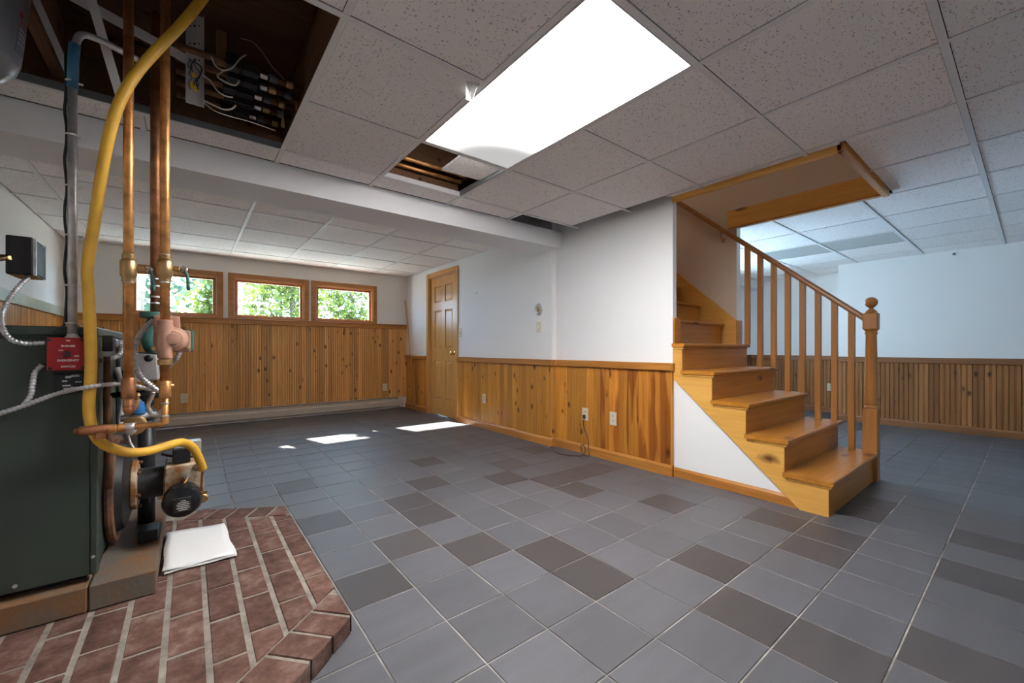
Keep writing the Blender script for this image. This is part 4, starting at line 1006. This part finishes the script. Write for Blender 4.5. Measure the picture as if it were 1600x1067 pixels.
# blue valve with brass stem, brass ring and dark return pipe
bv = U(215, 637, Y=2.25)
bt = thing('pressure_valve', 'small blue pressure valve with a brass stem in front of the dark return pipe', 'valve', bv)
lathe('bell', [(.010, .028), (.020, .022), (.024, -.004), (.026, -.022), (.022, -.026)], bv, M['blue'], bt, 'z', 18)
lathe('brass_stem', [(.010, .026), (.006, .032), (.006, .045), (.010, .050), (.006, .058), (.002, .062)], bv, M['brass'], bt, 'z', 10)
tube('body_pipe', [bv + Vector((-.05, 0, -.04)), bv + Vector((.0, 0, -.04)), bv + Vector((.035, .01, -.03)), bv + Vector((.065, .01, -.035)), bv + Vector((.085, .0, -.012))], .013, M['steel'], bt, 12, 4)
tube('down_pipe', [bv + Vector((0, 0, -.03)), bv + Vector((-.005, .005, -.07))], .012, M['brass'], bt, 12)
rg = U(211, 664, Y=2.18)
rt = thing('backflow_fitting', 'brass ring fitting behind the horizontal feed line', 'fitting', rg)
lathe('ring', [(.030, -.02), (.036, -.018), (.036, -.006), (.032, -.003), (.036, 0), (.036, .012), (.028, .02), (.002, .022)], (rg.x, rg.y, rg.z), M['brass'], rt, 'y', 26)
tube('spout', [(rg.x, rg.y - .02, rg.z), (rg.x - .006, rg.y - .09, rg.z - .012), (rg.x - .012, RY + .012, zE)], .013, M['steel'], rt, 12, 4)
dp = U(233, 690, Y=2.52)
rp = thing('return_pipe', 'thick black return pipe standing behind the burner', 'pipe', (dp.x, 2.62, SZ))
tube('pipe', [(dp.x - .015, 2.62, SZ + .002), (dp.x - .015, 2.62, U(233, 640, Y=2.62).z)], .032, M['black'], rp, 18)
lathe('collar', [(.034, 0), (.04, .004), (.04, .03), (.034, .034)], (dp.x - .015, 2.62, U(233, 655, Y=2.62).z), M['iron'], rp, 'z', 18)
tube('tee_arm', [(dp.x - .015, 2.62, U(233, 632, Y=2.62).z), (dp.x - .012, 2.60, U(233, 615, Y=2.62).z), (dp.x + .04, 2.60, U(233, 612, Y=2.62).z)], .03, M['iron'], rp, 14, 4)
tube('drip_tube', [U(200, 676, Y=2.3), U(203, 690, Y=2.3), U(209, 700, Y=2.3), U(216, 708, Y=2.32)], .004, M['white'], rp, 8, 5)

# ---- yellow hose
hpts = [U(330, -25, Y=1.93), U(315, 0, Y=1.93), U(280, 42, Y=1.93), U(245, 78, Y=1.93), U(213, 115, Y=1.932), U(189, 155, Y=1.935), U(172, 205, Y=1.95), U(160, 265, Y=1.98), U(147, 350, Y=2.02), U(137, 415, Y=2.025), U(138, 450, Y=2.03), U(141, 520, Y=2.03),
        U(142, 580, Y=2.03), U(139, 630, Y=2.025), U(142, 662, Y=2.02), U(154, 687, Y=2.02), U(177, 701, Y=2.035), U(205, 707, Y=2.06), U(235, 704, Y=2.10), U(262, 696, Y=2.14), U(283, 691, Y=2.18), U(300, 698, Y=2.22), U(310, 714, Y=2.25), U(317, 733, Y=2.28)]
tag(tube('yellow_hose', hpts, .0165, M['yellow'], None, 14, 6), 'bright yellow sleeved oil line curving down from the ceiling to the burner', 'hose')
# ---- conduit with cable ties, black cable
CX, CY = -.317, 2.05
cz0, cz1 = U(113, 527, Y=CY).z, U(118, 140, Y=CY).z
cdn = thing('steel_conduit', 'upright galvanised conduit rising from the red switch box into the ceiling', 'conduit', (CX, CY, cz0))
tube('tube', [(CX, CY, cz0), (CX, CY, cz1 + .02)], .0125, M['steel'], cdn, 14)
tube('blue_tape', [(CX, CY, cz1), (CX + .002, CY, cz1 + .10), (CX + .006, CY, cz1 + .155)], .015, M['bluewrap'], cdn, 14)
tube('bend', [(CX + .006, CY, cz1 + .15), (CX + .02, CY + .01, cz1 + .20), (CX + .06, CY + .03, cz1 + .215), (CX + .16, CY + .08, cz1 + .215)], .011, M['steel'], cdn, 12, 5)
for py in (128, 211, 291, 368, 446, 505):
    z = U(113, py, Y=CY).z
    lathe('cable_tie', [(.0135, -.003), (.0150, -.002), (.0150, .002), (.0135, .003)], (CX - .003, CY, z), M['white'], cdn, 'z', 14)
    box('tie_head', CX + .012, CX + .026, CY - .004, CY + .002, z - .004, z + .001, M['white'], cdn)
tube('black_cable', [(CX - .016, CY, cz1 + .12)] + [(CX - .0155 - .003 * math.sin(k * 1.9), CY - .002, U(108, py, Y=CY).z) for k, py in enumerate(range(150, 500, 25))] + [U(100, 508, Y=CY), U(85, 520, Y=CY - .01)], .004, M['black'], cdn, 7, 4)
lathe('connector', [(.018, -.004), (.018, .012), (.014, .016), (.014, .022)], (CX, CY, cz0 - .01), M['steel'], cdn, 'z', 14)
# ---- red emergency switch
e0, e1 = U(73, 527, Y=2.03), U(134, 578, Y=2.03)
es = thing('emergency_switch', 'red steel emergency switch plate with white lettering on the boiler front', 'switch box', ((e0.x + e1.x) / 2, 2.03, e1.z))
box('back_box', e0.x + .008, e1.x - .004, 2.034, BY0 - .0045, e1.z + .004, e0.z - .004, M['iron'], es)
box('cover_plate', e0.x, e1.x, 2.028, 2.034, e1.z, e0.z, M['red'], es, .002)
ex, ez = (e0.x + e1.x) / 2 + .004, (e0.z + e1.z) / 2
box('toggle', ex - .006, ex + .006, 2.016, 2.028, ez - .010, ez + .010, M['black'], es, .002)
rx = (math.pi / 2, 0, 0)
for s_, dx, dz, sz in (('OIL', 0, .045, .007), ('BURNER', 0, .027, .009), ('ON', -.017, .012, .007), ('OFF', .020, -.008, .007), ('EMERGENCY', 0, -.022, .009), ('SWITCH', 0, -.043, .009)):
    text('lettering', s_, (ex + dx, 2.0272, ez + dz), sz, rx, M['white'], es, bold=.0002)
for dx, dz in ((-.040, .046), (.036, .048), (-.038, -.048), (.038, -.048)): lathe('screw', [(.005, 0), (.005, -.003), (.001, -.004)], (ex + dx - .003, 2.028, ez + dz), M['iron'], es, 'y', 10)
# ---- black control with printed label under it
k0, k1 = U(83, 583, Y=2.045), U(136, 612, Y=2.045)
kb = thing('burner_control', 'black burner control box with printed labels below the red switch', 'control box', ((k0.x + k1.x) / 2, 2.05, k1.z))
box('case', k0.x, k1.x, 2.045, BY0 - .0045, k1.z, k0.z, M['black'], kb, .003)
random.seed(3)
for k in range(9):
    x = random.uniform(k0.x + .008, k1.x - .02); z = random.uniform(k1.z + .01, k0.z - .008)
    box('print_patch', x, x + random.uniform(.008, .02), 2.0435, 2.0452, z, z + random.uniform(.003, .007), M['steel'], kb)
# ---- black box high on the left, on the boiler flue side
j0, j1 = U(8, 366, Y=2.16), U(51, 432, Y=2.16)
jb = thing('junction_box', 'black steel control box with a glass side mounted above the boiler', 'control box', ((j0.x + j1.x) / 2, 2.2, j1.z))
box('case', j0.x, j1.x, 2.16, 2.30, j1.z + .004, j0.z, M['black_gloss'], jb, .003)
box('side_window', j1.x, j1.x + .004, 2.175, 2.29, j1.z + .012, j0.z - .012, M['green_dk'], jb)
boxes('window_frame', [(j1.x, j1.x + .007, 2.165, 2.176, j1.z + .006, j0.z - .004), (j1.x, j1.x + .007, 2.289, 2.299, j1.z + .006, j0.z - .004)], M['steel'], jb)
tube('pipe_nipple', [(j0.x - .02, 2.19, (j0.z + j1.z) / 2 - .015), (j0.x + .012, 2.158, (j0.z + j1.z) / 2 - .01)], .007, M['brass'], jb, 10)
tube('support_pipe', [(j0.x + .0, 2.24, (j0.z + j1.z) / 2), (j0.x - .25, 2.24, (j0.z + j1.z) / 2), (j0.x - .28, 2.24, BZ1)], .012, M['brass'], jb, 10)
# ---- armoured cables
def armor(pts, label, r=.0075): tag(flex('armoured_cable', pts, r, M['steel']), label, 'cable', 'armoured cables at the boiler')
jz = Vector(((j0.x + j1.x) / 2 + .012, 2.2, j1.z))
armor([jz, U(30, 447, Y=2.18), U(14, 468, Y=2.15), U(3, 492, Y=2.12), U(5, 515, Y=2.06), U(20, 532, Y=2.045), U(45, 537, Y=2.05), U(70, 536, Y=2.052)], 'armoured cable looping from the black box to the red switch')
armor([U(66, 570, Y=2.055), U(55, 582, Y=2.05), U(51, 600, Y=2.045), U(48, 618, Y=2.045), U(38, 632, Y=2.045)], 'short armoured cable dropping below the red switch')
armor([U(-20, 652, Y=2.03), U(0, 646, Y=2.035), U(40, 633, Y=2.035), U(90, 615, Y=2.03), U(130, 606, Y=2.0), U(165, 601, Y=2.02), U(200, 600, Y=2.06), U(225, 606, Y=2.08), U(250, 611, Y=2.10)], 'long armoured cable crossing the boiler front towards the risers')
armor([U(240, 500, Y=2.06), U(222, 518, Y=2.05), U(211, 540, Y=2.05), U(209, 560, Y=2.05), U(217, 585, Y=2.06), U(235, 602, Y=2.08), U(248, 611, Y=2.09)], 'bright armoured cable curving down from the pink pump', .009)
armor([U(282, 548, Y=2.04), U(276, 560, Y=2.05), U(266, 570, Y=2.08), U(258, 580, Y=2.14)], 'short armoured cable below the pink pump')
armor([U(240, 612, Y=2.16), U(236, 622, Y=2.18), U(231, 634, Y=2.2), U(236, 646, Y=2.22)], 'short armoured cable beside the blue valve')
armor([U(157, 563, Y=2.13), U(172, 561, Y=2.15), U(186, 554, Y=2.18), U(192, 543, Y=2.2), U(190, 532, Y=2.2)], 'short armoured cable curling up to the black relay', .009)

# ================================================================== INSIDE THE CEILING OPENINGS
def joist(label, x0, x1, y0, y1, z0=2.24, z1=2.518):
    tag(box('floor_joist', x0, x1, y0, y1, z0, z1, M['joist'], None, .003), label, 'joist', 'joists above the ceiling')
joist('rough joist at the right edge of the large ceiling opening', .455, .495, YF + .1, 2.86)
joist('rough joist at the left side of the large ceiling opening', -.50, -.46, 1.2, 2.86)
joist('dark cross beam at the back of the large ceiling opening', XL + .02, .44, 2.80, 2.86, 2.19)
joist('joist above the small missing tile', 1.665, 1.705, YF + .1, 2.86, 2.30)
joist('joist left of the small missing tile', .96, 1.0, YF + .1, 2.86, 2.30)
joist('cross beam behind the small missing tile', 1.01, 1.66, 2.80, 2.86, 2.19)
# expansion tank
et = thing('expansion_tank', 'grey painted expansion tank hanging in the ceiling opening at the top left', 'tank', (-.62, 2.2, 1.92))
tk = lathe('shell', [(.002, .0), (.05, .006), (.10, .026), (.128, .06), (.136, .10), (.136, .50)], (0, 0, 0), M['tank'], None, 'z', 36)
tk.data.transform(Matrix.Rotation(math.radians(5), 4, 'Y')); 
tc0 = Vector((-.610, 2.2, 1.895))
tk.location = tc0 + (Matrix.Rotation(math.radians(5), 3, 'Y') @ Vector((0, 0, .25))) ; WL[tk] = tk.location.copy()
tk.parent = et; tk.matrix_parent_inverse = Matrix.Translation(-WL[et])
lab_n = Vector((.35, -.94, 0)).normalized()
def on_tank(name, u0, u1, z0, z1, m_, dr):
    V, Fc = [], []; n = 8; R5 = Matrix.Rotation(math.radians(5), 3, 'Y'); a0 = math.atan2(-.94, .35)
    for r_ in (.1362, .1362 + dr):
        for i in range(n + 1):
            a = a0 + (u0 + (u1 - u0) * i / n) / .136
            for z in (z0, z1): V.append(tc0 + R5 @ Vector((r_ * math.cos(a), r_ * math.sin(a), z)))
    m2 = 2 * (n + 1)
    for i in range(n):
        a = 2 * i; Fc += [(a, a + 1, a + 3, a + 2), (m2 + a, m2 + a + 2, m2 + a + 3, m2 + a + 1), (a, a + 2, m2 + a + 2, m2 + a), (a + 1, m2 + a + 1, m2 + a + 3, a + 3)]
    Fc += [(0, m2, m2 + 1, 1), (2 * n, 2 * n + 1, m2 + 2 * n + 1, m2 + 2 * n)]
    pydata(name, V, Fc, M[m_], et)
on_tank('label', .125, .185, .12, .22, 'tanklabel', .0008)
on_tank('red_stripe', .135, .190, .225, .232, 'red', .0008)
on_tank('red_emblem', .125, .140, .24, .262, 'red', .0008)
for k in range(4): on_tank('print_line', .130, .180 - .006 * k, .20 - .016 * k, .203 - .016 * k, 'steel', .0012)
# ballast channel of a dismantled light fixture, hanging upright
bc = thing('ballast_channel', 'white perforated ballast channel with loose wires hanging in the ceiling opening', 'light part', U(305, 170, Y=2.3))
ca, cb_ = U(290, 28, Y=2.30), U(319, 168, Y=2.30)
boxes('channel', [(ca.x, cb_.x, 2.300, 2.303, cb_.z, 2.46), (ca.x, ca.x + .003, 2.285, 2.300, cb_.z, 2.46), (cb_.x - .003, cb_.x, 2.285, 2.300, cb_.z, 2.46)], M['white_metal'], bc)
for py in (40, 68, 94):
    for px in (297, 304, 311):
        pp = U(px, py, Y=2.298); lathe('hole', [(.003 if px != 304 else .005, 0), (.003, -.001)], (pp.x, 2.2995, pp.z), M['slot'], bc, 'y', 8)
pp = U(304, 78, Y=2.3); box('slot', ca.x + .004, cb_.x - .004, 2.2985, 2.2998, pp.z - .003, pp.z + .003, M['slot'], bc)
random.seed(11)
for k in range(5):
    pts = [U(random.uniform(294, 314), 92 + 12 * j, Y=2.28 - .01 * (j % 2)) for j in range(5)]
    tube('loose_wire', pts, .0025, M['black' if k % 2 else 'tanklabel'], bc, 6, 5)
for px, py in ((303, 118), (305, 138), (300, 132)):
    pp = U(px, py, Y=2.275); lathe('wire_nut', [(.006, -.012), (.008, -.008), (.005, .012), (.002, .016)], pp, M['wirey'], bc, 'z', 10)
# pieces of white ceiling grid propped across the opening
def strip(label, a, b_, wd, n=Vector((0, -1, 0))):
    d = (b_ - a).normalized(); s = d.cross(n).normalized() * wd / 2; t = n * .003
    V = [a - s, a + s, b_ + s, b_ - s]; V = V + [v + t for v in V]
    tag(pydata('grid_strip', V, [(0, 1, 2, 3), (7, 6, 5, 4), (0, 4, 5, 1), (1, 5, 6, 2), (2, 6, 7, 3), (3, 7, 4, 0)], M['white_metal']), label, 'metal strip', 'loose grid strips in the ceiling opening')
strip('white metal strip sloping down to the ballast channel', U(105, -10, Y=2.26), U(292, 93, Y=2.29), .040)
strip('white metal strip dropping steeply behind the yellow hose', U(140, -10, Y=2.12), U(192, 165, Y=2.2), .028)
strip('dull grey strip near the expansion tank', U(52, -10, Y=2.3), U(112, 125, Y=2.3), .022)
# zone valves and heating pipes running across the opening
for k, (py, lab) in enumerate(((121, 'topmost'), (139, 'second'), (157, 'third'), (173, 'fourth'), (190, 'lowest'))):
    c0 = U(420, py, Z=2.285)
    zp = thing('zone_pipe', 'dark copper heating pipe with a zone valve in the ceiling opening, %s of five' % lab, 'pipe', (c0.x, c0.y, 2.285), 'zone pipes in the ceiling opening')
    tube('pipe', [(-.05, c0.y, 2.285), (.452, c0.y, 2.285)], .014, M['rust'], zp, 12)
    xb = .19 + .01 * (k % 2)
    box('valve_body', xb, xb + .07, c0.y - .022, c0.y + .022, 2.263, 2.305, M['iron'], zp, .006)
    box('valve_head', xb - .06, xb - .005, c0.y - .026, c0.y + .026, 2.262, 2.33, M['black'], zp, .006)
    lathe('cap', [(.014, 0), (.016, .006), (.016, .03), (.010, .036)], (xb + .075, c0.y, 2.285), M['chrome'], zp, 'x', 14)
    for dx in (.13, .20): lathe('coupling', [(.0165, -.015), (.0175, -.012), (.0175, .012), (.0165, .015)], (xb + dx, c0.y, 2.285), M['tanklabel' if (k + int(dx * 10)) % 2 else 'brass'], zp, 'x', 12)
def wire(pts, label, r=.0035, m_='wirew'): tag(tube('loose_cable', [U(x, y, Y=yy) for x, y, yy in pts], r, M[m_], None, 7, 6), label, 'cable', 'loose cables in the ceiling opening')
wire([(331, 89, 2.2), (337, 103, 2.19), (350, 110, 2.18), (364, 105, 2.18), (376, 91, 2.2), (384, 86, 2.22)], 'pale cable curved like a smile above the zone valves')
wire([(350, 110, 2.2), (340, 118, 2.19), (345, 124, 2.18), (358, 131, 2.18), (368, 133, 2.18), (374, 126, 2.2)], 'pale cable looped just below the smile-shaped one')
wire([(318, 118, 2.25), (330, 128, 2.22), (340, 142, 2.2), (352, 150, 2.2), (363, 152, 2.22)], 'pale cable leaving the ballast channel towards the valves')
wire([(320, 158, 2.28), (335, 165, 2.24), (350, 171, 2.22), (362, 170, 2.22), (368, 165, 2.24)], 'pale cable sagging near the foot of the ballast channel')
wire([(318, 160, 2.26), (335, 173, 2.26), (360, 182, 2.28), (390, 190, 2.32), (430, 204, 2.4)], 'thin straight cable above the far edge of the opening', .002)
wire([(376, 60, 2.3), (395, 66, 2.3), (412, 85, 2.3), (425, 104, 2.3), (446, 126, 2.3)], 'hair-thin cable arching across the dark opening', .0015)
for k, (px, py, lab) in enumerate(((442, 200, 'longer paper tag hanging at the corner of the ceiling opening'), (463, 172, 'thin paper tag hanging from the zone pipes'))):
    a = U(px, py - 40, Y=2.4); b_ = U(px, py, Y=2.4)
    tg = thing('hanging_tag', lab, 'tag', a, 'tags on the zone pipes')
    tube('string', [a, U(px, py - 22, Y=2.4)], .0012, M['wirew'], tg, 5)
    tt = U(px, py - 22, Y=2.4); wd = .010 if k == 0 else .005
    pydata('paper', [(tt.x - .002, 2.4, tt.z), (tt.x + .002, 2.4, tt.z), (tt.x + wd, 2.4, b_.z + .01), (tt.x, 2.4, b_.z), (tt.x - wd, 2.4, b_.z + .01)] + [(tt.x - .002, 2.403, tt.z), (tt.x + .002, 2.403, tt.z), (tt.x + wd, 2.403, b_.z + .01), (tt.x, 2.403, b_.z), (tt.x - wd, 2.403, b_.z + .01)],
           [(0, 1, 2, 3, 4), (9, 8, 7, 6, 5)] + [(i, (i + 1) % 5, 5 + (i + 1) % 5, 5 + i) for i in range(5)], M['dowel'], tg)
# wooden stub block
wb = U(346, 85, Y=2.45); tag(box('wood_block', wb.x - .02, wb.x + .02, 2.43, 2.47, wb.z - .05, 2.518, M['dowel'], None, .002), 'short wooden block hanging from the subfloor in the ceiling opening', 'block')
tag(boxes('black_relay', [(.24, .33, 2.52, 2.60, 2.36, 2.42)], M['black']), 'black relay above the zone valves', 'relay')
# small opening: copper pipes and a displaced tile
for k, (px, py, z, r_, lab) in enumerate(((640, 249, 2.30, .015, 'upper'), (640, 262, 2.27, .014, 'middle'), (640, 276, 2.25, .010, 'lower'))):
    y = U(px, py, Z=z).y
    tag(tube('heating_pipe', [(1.004, y, z), (1.66, y, z)], r_, M['copper'], None, 12), '%s copper pipe visible through the small missing ceiling tile' % lab, 'pipe', 'pipes above the small missing tile')
a, b_, c_, d_ = U(690, 266, Z=2.20), U(721, 243, Z=2.20), U(783, 263, Z=2.150), U(750, 282, Z=2.150)
V = [a, b_, c_, d_]; V = V + [v + Vector((0, 0, .014)) for v in V]
tag(pydata('displaced_tile', V, [(0, 1, 2, 3), (7, 6, 5, 4), (0, 4, 5, 1), (1, 5, 6, 2), (2, 6, 7, 3), (3, 7, 4, 0)], M['ctile']), 'displaced ceiling tile lying askew inside the small opening', 'ceiling tile')
# grey metal seen through the slot beside the wall
tag(box('duct_panel', 2.20, 2.92, 2.66, 2.89, 2.26, 2.275, M['vent']), 'grey duct panel showing through the narrow slot by the soffit', 'duct')

# ================================================================== OUTSIDE
tag(struct(box('ground', -12, 16, YB + .25, 30, .95, 1.15, M['ground'])), 'garden ground outside the basement windows')
random.seed(21)
def tree(label, x, y, h, rad, n, m_, trunk_h, zc0=None, sq=1.0):
    t_ = thing('garden_tree', label, 'tree', (x, y, 1.15), 'trees outside the windows')
    tube('trunk', [(x, y, 1.15), (x + .05, y + .02, 1.15 + trunk_h * .5), (x - .04, y, 1.15 + trunk_h)], .05, M['bark'], t_, 8, 4)
    for k in range(7):
        a = random.uniform(0, 6.28); r_ = rad * random.uniform(.5, .9); z0 = 1.15 + trunk_h * random.uniform(.35, .9)
        tube('branch', [(x, y, z0), (x + r_ * .5 * math.cos(a), y + r_ * .5 * math.sin(a), z0 + .25 * h * random.random()), (x + r_ * math.cos(a), y + r_ * math.sin(a), z0 + .35 * h * random.random())], .014, M['bark'], t_, 6, 4)
    V, Fc = [], []; zc_ = zc0 if zc0 else 1.15 + h * .55
    clumps = [(random.gauss(0, .45) * rad, random.gauss(0, .45) * rad * sq, random.gauss(0, .36) * h) for _ in range(max(8, n // 60))]
    for k in range(n):
        c0 = clumps[k % len(clumps)]
        p = Vector((x + c0[0] + random.gauss(0, .13) * rad, y + c0[1] + random.gauss(0, .13) * rad, max(1.2, zc_ + c0[2] + random.gauss(0, .1) * h)))
        L_ = random.uniform(.08, .17); d = Vector((random.gauss(0, 1), random.gauss(0, 1), random.gauss(0, .7))).normalized(); s = d.orthogonal().normalized()
        s = (Matrix.Rotation(random.uniform(0, 6.28), 3, d) @ s) * L_ * .32
        b0 = len(V); V += [p, p + d * L_ * .5 + s, p + d * L_, p + d * L_ * .5 - s]; Fc.append((b0, b0 + 1, b0 + 2, b0 + 3))
    f_ = pydata('foliage', V, Fc, M[m_], t_, normals=False)
tree('leafy green tree outside the middle window', 1.8, 10.4, 2.2, .85, 3200, 'leaf', 1.6)
tree('yellow green tree outside the window nearest the door', 3.5, 11.6, 2.0, 1.0, 3000, 'leaf', 1.5)
tree('dark bluish tree outside the window by the boiler pipes', -.9, 10.0, 2.2, .9, 2600, 'leaf2', 1.6)
tree('light green shrub outside between the first and middle windows', .6, 12.6, 1.8, .7, 2200, 'leaf', 1.0)
tree('overhanging tree above the window by the boiler pipes', -.62, 8.35, .75, .42, 1500, 'leaf', 2.1, 3.2)
tree('slender sapling top above the middle window', .63, 8.3, .7, .16, 500, 'leaf', 2.0, 3.15)
tree('distant pale green tree far beyond the windows', 2.0, 17.0, 4.0, 2.6, 3000, 'leaf', 2.5)
